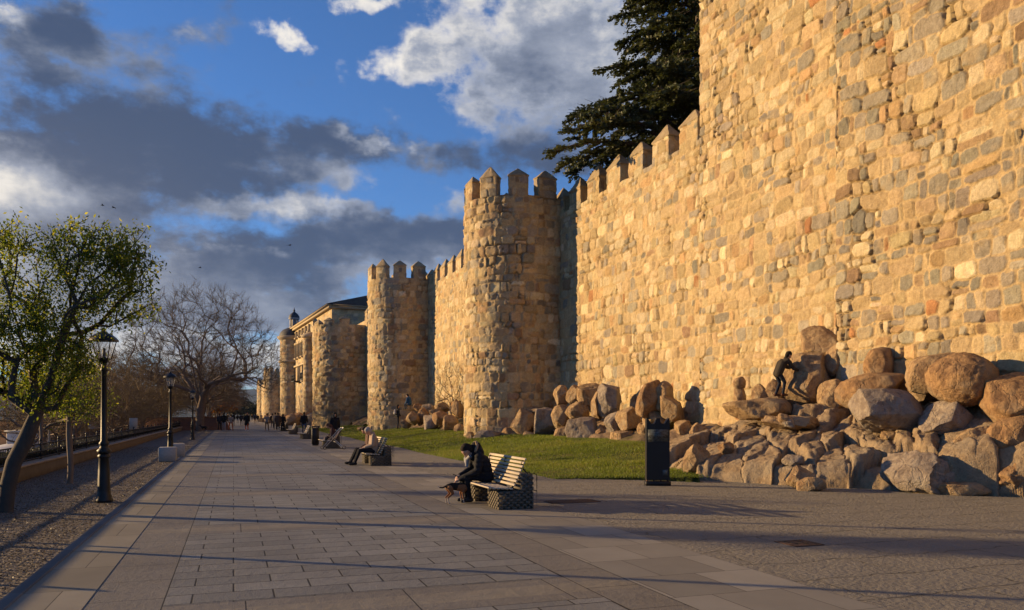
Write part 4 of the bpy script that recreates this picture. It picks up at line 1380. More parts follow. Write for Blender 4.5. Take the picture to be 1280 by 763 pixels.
# the bedrock outcrop: great sloping slabs
GB = "bedrock beside the outcrop"
def outcrop():
    """one mass of jointed bedrock: tilted plates between cracks, stepping up from the pavement"""
    ws = np.arange(11.0, 17.0, .026); us_ = np.arange(7.0, 23.6, .030)
    Wg, Ug = np.meshgrid(ws, us_, indexing='xy')
    P2 = np.stack([Wg, Ug, Wg * 0], -1)
    wf = np.interp(Ug, [7, 10, 12.5, 14.5, 16.9, 20, 23.5], [16.6, 15.75, 14.35, 12.95, 11.75, 12.1, 14.6]) + .28 * fbm(P2 * .9, 3, 70)
    def prof(w_, u_, wf_):
        t = w_ - wf_
        room = np.clip(16.6 - wf_, .7, 4.2)
        x = np.clip(t / room, 0, 1)
        h = .30 * sm(t, 0, .35) + 1.40 * x ** .9 + .25 * sm(x, .75, 1)
        return h * (1 - .9 * sm(u_, 20.4, 23.2))
    r = np.random.default_rng(17)
    def plates(n, ang, ax_, ay_, tilt, off, seed):
        """voronoi plates stretched along a joint direction: returns height offset and edge distance"""
        c = np.stack([r.uniform(10.8, 17.2, n), r.uniform(6.8, 23.8, n)], -1)
        ca, sa = math.cos(ang), math.sin(ang)
        wq = Wg + .16 * fbm(P2 * 1.3, 3, seed) + .05 * fbm(P2 * 5, 2, seed + 1); uq = Ug + .16 * fbm(P2 * 1.3 + 9, 3, seed + 2) + .05 * fbm(P2 * 5 + 3, 2, seed + 3)
        a = (wq * ca + uq * sa) / ax_; b = (-wq * sa + uq * ca) / ay_
        cc = np.stack([(c[:, 0] * ca + c[:, 1] * sa) / ax_, (-c[:, 0] * sa + c[:, 1] * ca) / ay_], -1)
        A, B = a.ravel(), b.ravel()
        i1 = np.zeros(len(A), int); d1 = np.full(len(A), 1e9); d2 = d1.copy()
        for k in range(n):
            d = (A - cc[k, 0]) ** 2 + (B - cc[k, 1]) ** 2
            m = d < d1
            d2 = np.where(m, d1, np.minimum(d2, d)); i1[m] = k; d1 = np.where(m, d, d1)
        e = (np.sqrt(d2) - np.sqrt(d1)) * min(ax_, ay_) * .5
        tl = r.normal(size=(n, 2)) * tilt + np.array((.10, .05)) * (tilt > .1)
        of = r.normal(size=n) * off
        cx, cy = c[i1, 0], c[i1, 1]
        h = of[i1] + tl[i1, 0] * (Wg.ravel() - cx) + tl[i1, 1] * (Ug.ravel() - cy)
        return h.reshape(Wg.shape), e.reshape(Wg.shape), cx.reshape(Wg.shape), cy.reshape(Wg.shape), i1.reshape(Wg.shape)
    h1, e1, cx, cy, i1 = plates(56, .75, 2.4, .85, .08, .045, 80)
    h2, e2, _, _, i2 = plates(300, .6, 1.1, .34, .06, .014, 90)
    wfc = np.interp(cy, [7, 10, 12.5, 14.5, 16.9, 20, 23.5], [16.6, 15.75, 14.35, 12.95, 11.75, 12.1, 14.6])
    step = prof(cx + .12, cy, wfc)
    H = .30 * step + .70 * prof(Wg, Ug, wf) + h1 + h2 * .45
    H = H - .10 * np.exp(-(e1 / .022) ** 2) - .013 * np.exp(-(e2 / .016) ** 2)
    H = H + .10 * fbm(P2 * 1.1, 5, 95) + .022 * fbm(P2 * 7, 4, 96) + .008 * vnoise(P2 * 24, 97)
    edge = sm(Wg - wf, -.22, .10)
    H = np.where(edge > 0, H * edge - .35 * (1 - edge), -.35)
    # push the faces sideways so that the risers lean and overhang a little
    j1 = r.normal(size=(1000, 2)) * .025
    Wd = Wg + j1[i1, 0] + .05 * fbm(P2 * 3 + np.stack([H, H, H], -1) * 2.5, 3, 98) - .10 * (H - .7) * sm(e1, .0, .12)
    Ud = Ug + j1[i1, 1] + .05 * fbm(P2 * 3 + np.stack([H, H, H], -1) * 2.5 + 20, 3, 99)
    nx_ = len(ws)
    i0 = np.arange(len(us_) - 1)[:, None] * nx_ + np.arange(nx_ - 1)[None]
    F = np.stack([i0, i0 + 1, i0 + nx_ + 1, i0 + nx_], -1).reshape(-1, 4)
    keep = (H.reshape(-1)[F] > -.34).any(1)
    root_z = 0.0
    o = link("bedrock_outcrop", mesh_np("bedrock_outcrop", np.stack([Wd, Ud, H], -1).reshape(-1, 3), F[keep], M_BED, smooth=True))
    o.rotation_euler = (0, 0, math.atan2(WV[1], WV[0]))
    tag(o, "broad jointed bedrock outcrop sloping from the tower foot to the pavement", "rock outcrop")
outcrop()
rock(1330, 560, 60, 70, 16.9, 127, "bedrock mass outside the right edge", rnd=.4, sub=5, dep=1.2, nplanes=18, group=GB, name="bedrock_slab")
rock(868, 578, 16, 22, 20.6, 128, "jagged upright stone at the lawn end of the outcrop", rnd=.15)
rock(1000, 598, 17, 14, 17.6, 130, "pale angular block at the front of the layered slabs", rnd=.1, sub=6, tilt=.3)
rock(1013, 607, 22, 10, 17.3, 132, "low ochre stone at the pavement in front of the slabs", rnd=.3)
rock(985, 528, 40, 9, 21.0, 138, "thin layered rock ledge across the middle of the outcrop", rnd=.3, layers=.6, dep=.6)
rock(1150, 594, 42, 32, 17.1, 123, "rounded brown bedrock hump at the pavement edge", mat=M_ROCK3, rnd=.08, sub=6, dep=.9, layers=.7, tilt=.12)
rock(1222, 572, 44, 40, 17.05, 124, "steep tan rock face below the big round boulder", mat=M_ROCK, rnd=.2, sub=6, dep=.8, tilt=.1)
rock(1262, 602, 36, 26, 16.3, 125, "low brown hump at the right edge of the pavement", mat=M_ROCK2, rnd=.1, layers=.5, sub=6, dep=.6)
rock(1195, 612, 42, 12, 16.5, 126, "lowest flat rock shelf touching the pavement on the right", rnd=.2, sub=5, dep=.5)
# sharp fragments caught in the joints of the outcrop
GF = "angular fragments scattered over the outcrop"
rf = np.random.default_rng(91)
for k in range(8):
    px_ = rf.uniform(870, 1275)
    t_ = rf.random()
    y_lo = np.interp(px_, [860, 925, 1000, 1100, 1280], [600, 610, 615, 618, 622]); y_hi = np.interp(px_, [860, 900, 1000, 1100, 1280], [545, 530, 520, 530, 545])
    Yf = np.interp(px_, [860, 925, 1000, 1100, 1280], [19.9, 18.2, 17.2, 16.6, 15.8])
    Yb = np.interp(px_, [860, 925, 1000, 1100, 1280], [22.5, 21.6, 20.6, 18.9, 16.9])
    hw_ = rf.uniform(7, 19)
    rock(px_, y_lo + (y_hi - y_lo) * t_ - 3, hw_, hw_ * rf.uniform(.45, .9), Yf + (Yb - Yf) * t_ + .25, 400 + k, "angular stone fragment caught on the bedrock outcrop",
         (M_ROCK, M_ROCK3, M_ROCK2)[k % 3], rnd=rf.uniform(.0, .12), sub=4, tilt=rf.uniform(-.6, .6), group=GF, name="stone_fragment", nplanes=9)
# rubble between the near bay and the first tower
rock(812, 502, 14, 27, 30.6, 150, "left half of the tall split boulder against the golden wall", rnd=.44, tilt=.15, mat=M_ROCK2)
rock(829, 496, 15, 22, 30.4, 151, "middle piece of the tall split boulder against the golden wall", rnd=.44, tilt=.3)
rock(840, 512, 13, 24, 30.0, 152, "right leaning piece of the tall split boulder", rnd=.25, tilt=-.5)
rock(822, 520, 18, 22, 30.8, 153, "tan stone wedged under the tall split boulder", rnd=.25)
rock(856, 540, 12, 16, 29.2, 154, "rough upright stone right of the tall split boulder", rnd=.15)
rock(872, 543, 12, 14, 28.6, 155, "rough upright stone next to the left end of the outcrop", rnd=.15)
rock(762, 502, 17, 26, 34.2, 156, "tall dark pointed boulder standing before the golden wall", rnd=.15, tilt=-.1, mat=M_ROCK3)
rock(748, 505, 9, 22, 34.6, 157, "slim split stone left of the tall dark pointed boulder", rnd=.15, tilt=.15)
rock(736, 495, 18, 14, 36.5, 158, "pale squared boulder against the foot of the golden wall", rnd=.1)
rock(718, 496, 9, 16, 37.6, 159, "brown upright stone left of the pale squared boulder", rnd=.2)
rock(702, 495, 11, 16, 38.4, 160, "tan flaked stone at the shadow edge of the wall", rnd=.15)
rock(730, 540, 22, 22, 34.6, 161, "large rounded tan boulder on the lawn edge", rnd=.25, mat=M_ROCK3)
rock(752, 545, 14, 14, 34.0, 162, "brown boulder touching the large rounded one on the lawn edge", rnd=.3, mat=M_ROCK2)
rock(703, 545, 11, 12, 36.0, 163, "small bright stone on the lawn edge", rnd=.15)
rock(785, 525, 15, 20, 32.4, 164, "leaning tan boulder between the two tall boulders", rnd=.2, tilt=.35)
rock(778, 548, 16, 12, 32.0, 165, "low broken stone at the lawn edge under the leaning boulder", rnd=.2)
rock(795, 551, 13, 9, 31.6, 166, "darker low stone near the information column", rnd=.2, mat=M_ROCK2)
rock(806, 540, 10, 12, 31.4, 167, "small tan stone behind the information column", rnd=.2)
rock(683, 527, 17, 21, 38.6, 168, "tall squared boulder before the shaded wall corner", rnd=.15, mat=M_ROCK3)
rock(700, 520, 14, 16, 37.6, 169, "squared brown boulder right of the tall squared one", rnd=.15)
rock(722, 515, 18, 10, 36.4, 170, "flat layered stone below the pale squared boulder", rnd=.2, layers=.5)
rock(655, 530, 15, 20, 40.0, 171, "bright faceted boulder near the first tower", rnd=.1)
rock(668, 516, 16, 9, 40.4, 172, "flat topped stone behind the bright faceted boulder", rnd=.2)
rock(640, 545, 15, 10, 40.2, 173, "brown block on the lawn just right of the first tower", rnd=.12, mat=M_ROCK2)
rock(608, 547, 19, 10, 40.2, 174, "wide low block on the lawn in front of the first tower", rnd=.25, mat=M_ROCK3)
rock(588, 548, 5, 9, 40.6, 175, "thin upright stone by the left foot of the first tower", rnd=.15, sub=4)
rock(663, 548, 13, 9, 39.0, 176, "small block between the bright faceted boulder and the lawn", rnd=.2, sub=4)
rock(768, 530, 12, 14, 33.2, 177, "grey sloping stone under the tall dark pointed boulder", rnd=.2, mat=M_ROCK3)
rock(697, 560, 10, 6, 34.0, 178, "tiny stone half sunk in the lawn edge", rnd=.3, sub=4)
# rubble between first and second tower
RUB = ("leftmost tan boulder", "rusty upright boulder", "grey boulder at the front left", "rusty block at the front middle", "tan block at the front right", "tall tan boulder against the first tower", "flat tan boulder on top", "small grey boulder at the top left", "lowest small boulder at the left end", "small boulder touching the first tower", "rusty stone at the upper left", "small tan stone in the middle")
G2 = "rubble between the first and second towers"
for k, (px, py, hw, hh, Y, mt) in enumerate((
        (516, 524, 9, 9, 57, M_ROCK), (528, 520, 9, 12, 58, M_ROCK2), (540, 528, 12, 11, 55, M_ROCK3), (552, 524, 12, 9, 54, M_ROCK2),
        (564, 530, 11, 13, 52, M_ROCK), (572, 510, 7, 13, 55, M_ROCK), (553, 510, 10, 7, 58, M_ROCK), (536, 510, 8, 6, 60, M_ROCK3),
        (508, 530, 7, 6, 58, M_ROCK), (575, 538, 8, 8, 49, M_ROCK), (524, 510, 8, 6, 61, M_ROCK2), (545, 517, 9, 6, 57, M_ROCK))):
    rock(px, py, hw, hh, Y, 200 + k, RUB[k] + " in the heap between the first and second towers", mt, rnd=.15, sub=4, group=G2, tilt=.3 * math.sin(k * 2.1))
rock(452, 536, 6, 2.5, 56, 230, "low pale stone lying on the lawn left of the second tower", rnd=.3, sub=4)
G3 = "far rubble along the wall foot"
rs3 = np.random.default_rng(5)
for k in range(34):
    t_ = k / 33
    Y = 92 + 85 * t_ ** 1.2
    for_w = 15.2 + rs3.uniform(-1.6, 1.5)
    # along the wall frame
    u_ = (Y - for_w * WV[1]) / WU[1]
    q = wallp(for_w, u_)
    px_ = 640 + q.x / q.y * 1000
    hh_ = rs3.uniform(.55, 1.25) / Y * 1000
    rock(px_, 518 + (1.65 - hh_ * Y / 1000 * .55) / Y * 1000, hh_ * rs3.uniform(1.0, 1.8), hh_, Y, 240 + k,
         "granite boulder in the far heap beyond the second tower", (M_ROCK, M_ROCK2, M_ROCK3)[k % 3], rnd=.2, sub=3, group=G3, tilt=rs3.uniform(-.4, .4))

# ------------------------------------------------------------------ street lamps
def make_lamp():
    root = thing("street_lamp", "tall black cast iron lamp post nearest on the gravel beside the tree", "street lamp", (0, 0, 0))
    b = MB()
    b.lathe([(0, 0), (.155, 0), (.155, .05), (.135, .09), (.135, .12), (.118, .16), (.112, .22)], 8, rot=.39)
    b.lathe([(.112, .22), (.100, .60), (.088, .82), (.105, .84), (.112, .87), (.09, .90)], 8, rot=.39)
    b.build("base", M_IRON, root)
    b = MB()
    b.lathe([(.07, .90), (.115, .93), (.125, .97), (.085, 1.01), (.065, 1.05), (.085, 1.08), (.088, 1.11), (.058, 1.15),
             (.053, 1.7), (.046, 2.44), (.062, 2.46), (.062, 2.50), (.045, 2.52), (.04, 2.60)], 16)
    b.build("post", M_IRON, root, smooth=False)
    z0, z1 = 2.68, 3.04
    r0, r1 = .095, .170
    f = MB()
    f.lathe([(0, 2.58), (.05, 2.58), (.09, 2.65), (.125, 2.68), (.125, 2.70), (0, 2.70)], 4, rot=math.pi / 4)
    for k in range(4):
        a = math.pi / 4 + k * math.pi / 2
        f.tube([(1.414 * r0 * math.cos(a), 1.414 * r0 * math.sin(a), 2.69), (1.414 * r1 * math.cos(a), 1.414 * r1 * math.sin(a), z1 + .01)], .010, 5)
        a2 = a + math.pi / 2
        f.tube([(1.414 * r1 * math.cos(a), 1.414 * r1 * math.sin(a), z1), (1.414 * r1 * math.cos(a2), 1.414 * r1 * math.sin(a2), z1)], .010, 5)
    la = f.build("lantern_frame", M_IRON, root)
    g_ = MB()
    V = []
    for z, r in ((2.702, r0 - .004), (z1, r1 - .004)):
        V += [(r, r, z), (-r, r, z), (-r, -r, z), (r, -r, z)]
    g_.add(V, [(0, 1, 5, 4), (1, 2, 6, 5), (2, 3, 7, 6), (3, 0, 4, 7)])
    g_.build("glass", M_GLASS, la)
    c = MB()
    c.lathe([(.285, 3.02), (.285, 3.05), (.235, 3.10), (.15, 3.155), (.075, 3.18), (.065, 3.20), (.03, 3.215), (.022, 3.24), (.028, 3.26), (.0, 3.28)], 4, rot=math.pi / 4)
    c.build("lantern_roof", M_IRON, root)
    b = MB(); b.lathe([(0, 2.70), (.03, 2.70), (.03, 2.80), (.022, 2.88), (0, 2.90)], 8)
    b.build("bulb_holder", M_IRON, root)
    return root
lamp0 = make_lamp()
GL = "lamp posts along the gravel strip"
lamp0['group'] = GL
lamp0.location = (-7.65, 15.0, 0); lamp0.rotation_euler = (0, 0, .15)
for x, y, lb in ((-12.81, 30.0, "black lamp post standing behind the two stone blocks"),
                 (-20.6, 51.6, "third black lamp post, just before the row of bare trees")):
    l_ = copy_tree(lamp0); l_.location = (x, y, 0); l_['label'] = lb

# ------------------------------------------------------------------ parapet plinth and railing on the left
pl = MB()
pl.box((-5.10, 150, .06), (.30, 360, .52))
root = thing("parapet", "low ochre stone plinth with pale coping and dark iron railing along the gravel", "railing", (0, 0, 0), PANG)
pl.build("plinth", M_PLINTH, root)
cp = MB()
for k in range(150):
    cp.box((-5.10, -20 + 1.5 * k + .75, .345), (.36, 1.488, .06), bev=.012)
cp.build("coping", M_COPING, root)
rl = MB()
for z in (.42, .60, .80):
    rl.box((-5.2, 60, z), (.03, 160, .035))
for k in range(900):
    y = -19 + k * .15
    rl.box((-5.2, y, .60), (.014, .014, .40))
rl.build("rail", M_IRON, root)
for k in range(56):
    b = MB(); b.box((-5.2, -19 + 2.5 * k, .62), (.055, .055, .52), bev=.008); b.lathe([(.035, .88), (.045, .91), (.03, .95), (0, .97)], 8, (-5.2, -19 + 2.5 * k, 0))
    b.build("post", M_IRON, root)

# two granite blocks by the second lamp
for k, (x, y, lb) in enumerate(((-12.05, 28.0, "pale granite block in front of the second lamp post"), (-13.05, 31.2, "pale granite block behind the second lamp post"))):
    b = MB(); b.box((0, 0, .245), (.56, .62, .50), bev=.02)
    o = b.build("stone_block", M_BLOCK, loc=(x, y, 0)); o.rotation_euler = (0, 0, PANG + .06 * k)
    tag(o, lb, "stone block", "granite blocks on the gravel")

# grey notice box on the railing
p = prom(-5.3, 49.3)
t = thing("notice_board", "small grey notice panel standing at the railing before the bare brush", "sign", tuple(p), PANG)
b = MB(); b.box((0, 0, 1.12), (.42, .07, .62), bev=.01); b.build("panel", M_BLOCK, t)
b = MB(); b.box((-.12, 0, .4), (.04, .04, .9)).box((.12, 0, .4), (.04, .04, .9)); b.build("stand", M_IRON, t)

# ------------------------------------------------------------------ benches
def make_bench():
    """local frame: sitter faces -X, length along Y from 0 (near) to 2.05 (far)"""
    L = 2.05
    root = thing("bench", "bench", "bench")
    def woven(y0, y1):
        m = MB()
        m.box((.36, (y0 + y1) / 2, .155), (.60, y1 - y0 - .05, .31))
        m.box((.56, (y0 + y1) / 2, .30), (.22, y1 - y0 - .05, .60))
        # woven courses of little blocks on every side
        def face(fn, w, h, ax):
            nr = int(h / .042)
            for r_ in range(nr):
                nc = max(2, int(w / .062))
                for c_ in range(nc):
                    if (r_ + c_) % 2: continue
                    s_ = (c_ + .5) / nc * w
                    x, y, z = fn(s_, (r_ + .5) / nr * h)
                    d = (w / nc * 1.25, .022, h / nr * .86) if ax == 'x' else (.022, w / nc * 1.25, h / nr * .86)
                    m.box((x, y, z), d)
        face(lambda s_, z: (.05 + s_, y0 + .01, z + .0), .62, .31, 'x')
        face(lambda s_, z: (.45 + s_, y0 + .01, z + .31), .22, .29, 'x')
        face(lambda s_, z: (.05, y0 + s_, z), y1 - y0, .31, 'y')
        face(lambda s_, z: (.665, y0 + s_, z), y1 - y0, .60, 'y')
        m.build("woven_support", M_GABION, root)
    woven(0.0, .62)
    woven(1.43, 2.05)
    fr = MB()
    for y in (.10, 1.02, 1.95):
        fr.box((.10, y, .345), (.44, .05, .035), ry=-.05)
        fr.tube([(.30, y, .33), (.44, y, .58), (.52, y, .84)], .018, 6)
        fr.tube([(.52, y, .70), (.60, y, .60)], .014, 6)
    fr.box((.05, L / 2, .325), (.04, L - .1, .03)).box((.30, L / 2, .325), (.04, L - .1, .03))
    fr.build("frame", M_IRON, root)
    for k in range(6):
        s_ = MB()
        s_.box((-.115 + .078 * k, L / 2, .375 - .004 * k + (.008 if k == 0 else 0)), (.058, L, .028), bev=.006)
        s_.build("seat_slat", M_PLANK, root)
    for k in range(8):
        q = k / 7
        x = .335 + .20 * q ** .9; z = .42 + .44 * q
        s_ = MB(); s_.box((x, L / 2, z), (.026, L, .045), ry=.40, bev=.006)
        s_.build("back_slat", M_PLANK, root)
    rk = MB()
    for y in (.05, .30):
        rk.tube([(.76, y, 0), (.76, y, .58), (.70, y, .62), (.68, y, .60)], .009, 5)
    rk.tube([(.76, .05, .30), (.76, .30, .30)], .009, 5)
    rk.build("rear_hoop", M_IRON, root)
    return root
bench0 = make_bench()
GBn = "slatted benches along the promenade edge"
BENCH = [(4.32, 13.05, "nearest slatted bench with the hooded sitter and a dog beside it"),
         (4.16, 25.45, "second bench, where the two people sit side by side"),
         (4.20, 38.9, "third bench, beside the pushchair and the litter bin"),
         (4.30, 54.2, "empty bench just beyond the litter bin"),
         (4.35, 67.3, "farther empty bench with its back lit by the sun"),
         (4.40, 80.5, "last visible bench, half hidden by people in dark coats")]
for k, (v, u, lb) in enumerate(BENCH):
    o = bench0 if k == 0 else copy_tree(bench0)
    o.location = prom(v - .06, u, 0.004); o.rotation_euler = (0, 0, PANG)
    o['label'] = lb; o['group'] = GBn

# litter bin
p = prom(4.05, 43.1)
t = thing("litter_bin", "dark upright litter bin between the third and fourth benches", "litter bin", tuple(p), PANG)
b = MB(); b.box((0, 0, .50), (.36, .34, .86), bev=.02); b.build("body", M_CORTEN, t)
b = MB(); b.box((0, 0, 1.0), (.40, .38, .05), bev=.012); b.box((-.15, 0, .955), (.05, .30, .05)).box((.15, 0, .955), (.05, .30, .05)); b.build("lid", M_IRON, t)
b = MB(); b.box((0, 0, .035), (.30, .28, .07)); b.build("foot", M_IRON, t)

# ------------------------------------------------------------------ information column
t = thing("information_column", "dark steel information column with crenellated top at the lawn corner", "sign", (3.37, 18.55, 0), 0.05)
b = MB()
w, d = .54, .16
prof = [(-.27, .13), (.27, .13), (.27, 1.56), (.245, 1.56), (.20, 1.50), (.165, 1.43), (.085, 1.43), (.055, 1.47), (.04, 1.56), (-.04, 1.56), (-.055, 1.47), (-.085, 1.43),
        (-.165, 1.43), (-.20, 1.50), (-.245, 1.56), (-.27, 1.56)]
bm = bmesh.new()
vs = [bm.verts.new((x, -d / 2, z)) for x, z in prof]
f = bm.faces.new(vs)
ex = bmesh.ops.extrude_face_region(bm, geom=[f])
for v in ex['geom']:
    if isinstance(v, bmesh.types.BMVert): v.co.y += d
bmesh.ops.recalc_face_normals(bm, faces=bm.faces)
me = bpy.data.meshes.new("body"); bm.to_mesh(me); bm.free(); me.materials.append(M_CORTEN)
link("body", me, t)
b = MB(); b.box((0, 0, .05), (.58, .24, .10), bev=.008); b.build("base", M_CORTEN, t)
b = MB()
for x in (-.24, -.08, .08, .24): b.box((x, 0, .115), (.03, .10, .035))
b.build("feet", M_RUST, t)
M_PANEL = simple("worn_print_panel", (0.028, 0.032, 0.036), 0.55, var=.3, scale=6, bmp=.05)
def panel_print():
    m, tt_, bb = new_mat("worn_landscape_print")
    co = obj_co(tt_)
    n = tt_.noise(tt_.vm('MULTIPLY', co, (1, 1, 2.2)), 9, 7, .7)
    n2 = tt_.noise(co, 55, 3, .7)
    c = tt_.mix(tt_.sstep(n, .42, .6), (0.012, 0.013, 0.013), (0.07, 0.085, 0.085))
    c = tt_.mix(tt_.lin(n2, .5, .7, 0, .6), c, (0.12, 0.135, 0.13))
    tt_.l.new(c, bb.inputs['Base Color']); bb.inputs['Roughness'].default_value = .5
    return m
b = MB(); b.box((0, -.083, 1.16), (.48, .006, .28)); pn = b.build("printed_panel", panel_print(), t)
b = MB(); b.box((0, -.084, 1.015), (.48, .008, .006)); b.build("trim", M_PANEL, pn)
b = MB(); b.box((.165, -.083, .30), (.12, .006, .13), bev=.002); em = b.build("emblem_plate", simple("blue_grey_plate", (0.045, 0.06, 0.065), .5, var=.3, scale=30, bmp=0), t)
b = MB(); b.lathe([(.045, 0), (.045, .004), (0, .004)], 20)
e2 = b.build("emblem", simple("pale_print", (0.10, 0.12, 0.12), .6, var=.4, scale=60, bmp=0), em)
e2.rotation_euler = (R(90), 0, 0); e2.location = (.165, -.086, .31)

# ------------------------------------------------------------------ grates in the pavement
def grate(name, label, p, sx, sy, rz, nx_, ny_):
    root = thing(name, label, "grate", (p[0], p[1], 0), rz)
    f = MB()
    for s_ in (-1, 1):
        f.box((s_ * sx / 2, 0, .005), (.03, sy + .03, .014)); f.box((0, s_ * sy / 2, .005), (sx - .03, .03, .012))
    f.build("frame", M_RUST, root)
    g_ = MB()
    for k in range(nx_): g_.box(((k + .5) / nx_ * sx - sx / 2, 0, .003), (sx / nx_ * .5, sy - .03, .008))
    for k in range(ny_): g_.box((0, (k + .5) / ny_ * sy - sy / 2, .0045), (sx - .03, sy / ny_ * .3, .008))
    g_.build("bars", M_RUST, root)
    q = MB(); q.box((0, 0, .001), (sx - .02, sy - .02, .003)); q.build("pit", M_IRON, root)
grate("manhole_cover", "small rusty square cover set in the flagstones", (3.66, 10.2), .40, .40, PANG, 3, 3)
grate("drain_grate", "long rusty drain grating behind the nearest bench", (1.13, 15.1), .95, .48, PANG, 22, 3)

# ------------------------------------------------------------------ the town below the railing
def house(name, label, P, L, D, H, roofh, rz, wall, roof, group="town buildings below the railing", flat=False, chim=None, nwin=4):
    root = thing(name, label, "building", P, rz, group)
    b = MB(); b.box((0, 0, H / 2), (L, D, H)); 
    if not flat:
        b.add([(-L / 2, -D / 2, H), (-L / 2, D / 2, H), (-L / 2, 0, H + roofh - .06), (L / 2, -D / 2, H), (L / 2, D / 2, H), (L / 2, 0, H + roofh - .06)], [(0, 1, 2), (3, 5, 4)])
    b.build("wall", wall, root)
    r = MB()
    if flat:
        r.box((0, 0, H + .12), (L + .5, D + .5, .24))
    else:
        for s_ in (-1, 1):
            a = math.atan2(roofh, D / 2)
            W_ = math.hypot(roofh, D / 2) + .5
            r.box((0, s_ * (D / 4 + .13), H + roofh / 2 - .02), (L + .6, W_, .12), rx=-s_ * a)
    ro = r.build("roof", roof, root)
    if chim:
        b = MB(); b.box((chim[0], chim[1], H + roofh), (.9, .9, 1.6)).box((chim[0], chim[1], H + roofh + .86), (1.1, 1.1, .14)); b.build("chimney", M_RENDER, ro)
    for k in range(nwin):
        for s_ in (-1,):
            x = (k + .5) / nwin * L - L / 2
            w_ = MB(); w_.box((x, s_ * D / 2, H * .62), (1.0, .12, 1.2)); w_.build("window", M_DGLASS, root)
    g_ = MB(); g_.box((0, -D / 2 - .30, H - .02), (L + .5, .14, .12)); g_.build("gutter", M_RENDER, root)
    return root
ZT = -6.6
def ground_z(x, y): return float(terrain_h(np.array([x]), np.array([y]))[0])
def hz(x, y, ztop_eave):   # wall height so that the eave stands at this height
    z = ground_z(x, y) - .3
    return z, ztop_eave - z
for (x, y, L, D, eave, rh, rz, wl, rf, lb, fl, ch, nw) in (
    (-38.5, 66, 17, 9, -1.9, 2.2, .25, M_RENDER, M_ROOF, "low house with brown tiled roof seen behind the thin straight tree", False, (3.5, 1), 5),
    (-37.0, 82, 14, 10, -1.2, 2.4, .6, M_RENDER, M_ROOF, "brown roofed house behind the nearest lamp post", False, (-3, -1), 4),
    (-55.0, 84, 20, 11, -2.2, 2.5, .1, M_RENDER, M_ROOF, "brown roofed house farther left beyond the white marquee", False, (-6, 1), 5),
    (-62.0, 70, 12, 9, -3.0, 2.2, -.3, M_RENDER, M_ROOF, "brown roofed house at the far left beyond the marquee", False, (2, 1), 4),
    (-70.0, 118, 24, 12, -2.5, 3.0, .4, M_RENDER, M_ROOF, "long roofed house deeper in the valley", False, (5, 2), 6),
    (-95.0, 140, 18, 12, -4.0, 3.0, -.2, M_RENDER, M_ROOF, "distant roofed house in the valley on the left", False, None, 4),
):
    z, H = hz(x, y, eave)
    house("house", lb, (x, y, z), L, D, H, rh, rz, wl, rf, flat=fl, chim=ch, nwin=nw)
# white marquee with a square ventilation turret and green netting
x, y = -33.0, 54.5
z = ground_z(x, y) - .2
t = thing("marquee", "white canvas marquee with sagging sides below the railing on the left", "marquee", (x, y, z), .2)
b = MB(); H = -1.35 - z
nx_ = 15
for side in (0,):
    V = []; Fq = []
    for i in range(nx_):
        xx = -5.5 + 11 * i / (nx_ - 1)
        sag = abs(xx) / 5.5
        for j in range(9):
            yy = -4 + 8 * j / 8
            zz = H + 1.15 - 1.9 * (sag ** 1.5) * .75 - .5 * (abs(yy) / 4) ** 1.6
            V.append((xx, yy, zz))
    for i in range(nx_ - 1):
        for j in range(8):
            a = i * 9 + j
            Fq.append((a, a + 9, a + 10, a + 1))
    b.add(V, Fq)
    b.add([(p_[0], p_[1], p_[2] - .05) for p_ in V], [f_[::-1] for f_ in Fq])
b.build("canopy", M_CANVAS, t, smooth=True)
b = MB(); b.box((0, 0, H + 1.3), (1.9, 1.9, 1.0), bev=.05).box((0, 0, H + 1.85), (2.1, 2.1, .12)); b.build("vent_turret", M_CANVAS, t)
b = MB()
for xx in (-5.3, 0, 5.3):
    for yy in (-3.8, 3.8): b.box((xx, yy, H / 2 - .4), (.14, .14, H))
b.build("frame", M_IRON, t)
b = MB(); b.box((0, -3.95, (H - .6) / 2), (10.4, .04, H - .7)).box((5.2, 0, (H - .8) / 2), (.04, 7.8, H - .9)); b.build("netting", M_NET, t)
# poles in the town
for k, (x, y, h) in enumerate(((-29.5, 51.0, 1.0), (-41.5, 76.0, 2.2), (-44, 60, .2))):
    z = ground_z(x, y)
    t = thing("utility_pole", ("pale thin pole standing beside the white marquee", "thin street light pole behind the tiled roofs", "thin pole far left behind the marquee")[k], "pole", (x, y, z), 0, "poles in the town below")
    b = MB(); b.tube([(0, 0, 0), (0, 0, h - z - .0)], [.09, .05], 8); b.build("shaft", M_RENDER, t)
    b = MB(); b.tube([(0, 0, h - z - .05), (.7, 0, h - z + .1)], .03, 6).box((.8, 0, h - z + .1), (.4, .14, .07)); b.build("arm", M_IRON, t)
# dark clipped hedge behind the railing farther along
def shrub_cloud(n, fn, size, rs, colbase=.4, aspect=1.8):
    C = fn(n)
    cl = np.clip(colbase + .35 * fbm(C * 1.3, 3, 3) + .18 * rs.normal(size=n), 0, 1)
    return card_cloud(C, size, np.repeat(cl[:, None], 3, 1), rs, aspect)
rs = np.random.default_rng(44)
hroot = thing("hedge", "long dark clipped hedge behind the railing", "hedge", (0, 0, 0), PANG)
hb = MB()
hb.box((-5.75, 57, -.02), (.62, 86, 1.05)); hb.build("branches", M_HEDGE, hroot)
def hf(n):
    y = rs.uniform(13.8, 100.2, n)
    f = rs.random(n)
    x = np.where(f < .5, -5.42, rs.uniform(-6.1, -5.4, n)) + rs.normal(0, .03, n)
    z = np.where(f < .5, rs.uniform(-.3, .6, n), .54) + rs.normal(0, .035, n)
    return np.stack([x, y, z], -1)
V, F, CC = shrub_cloud(26000, hf, .07, rs)
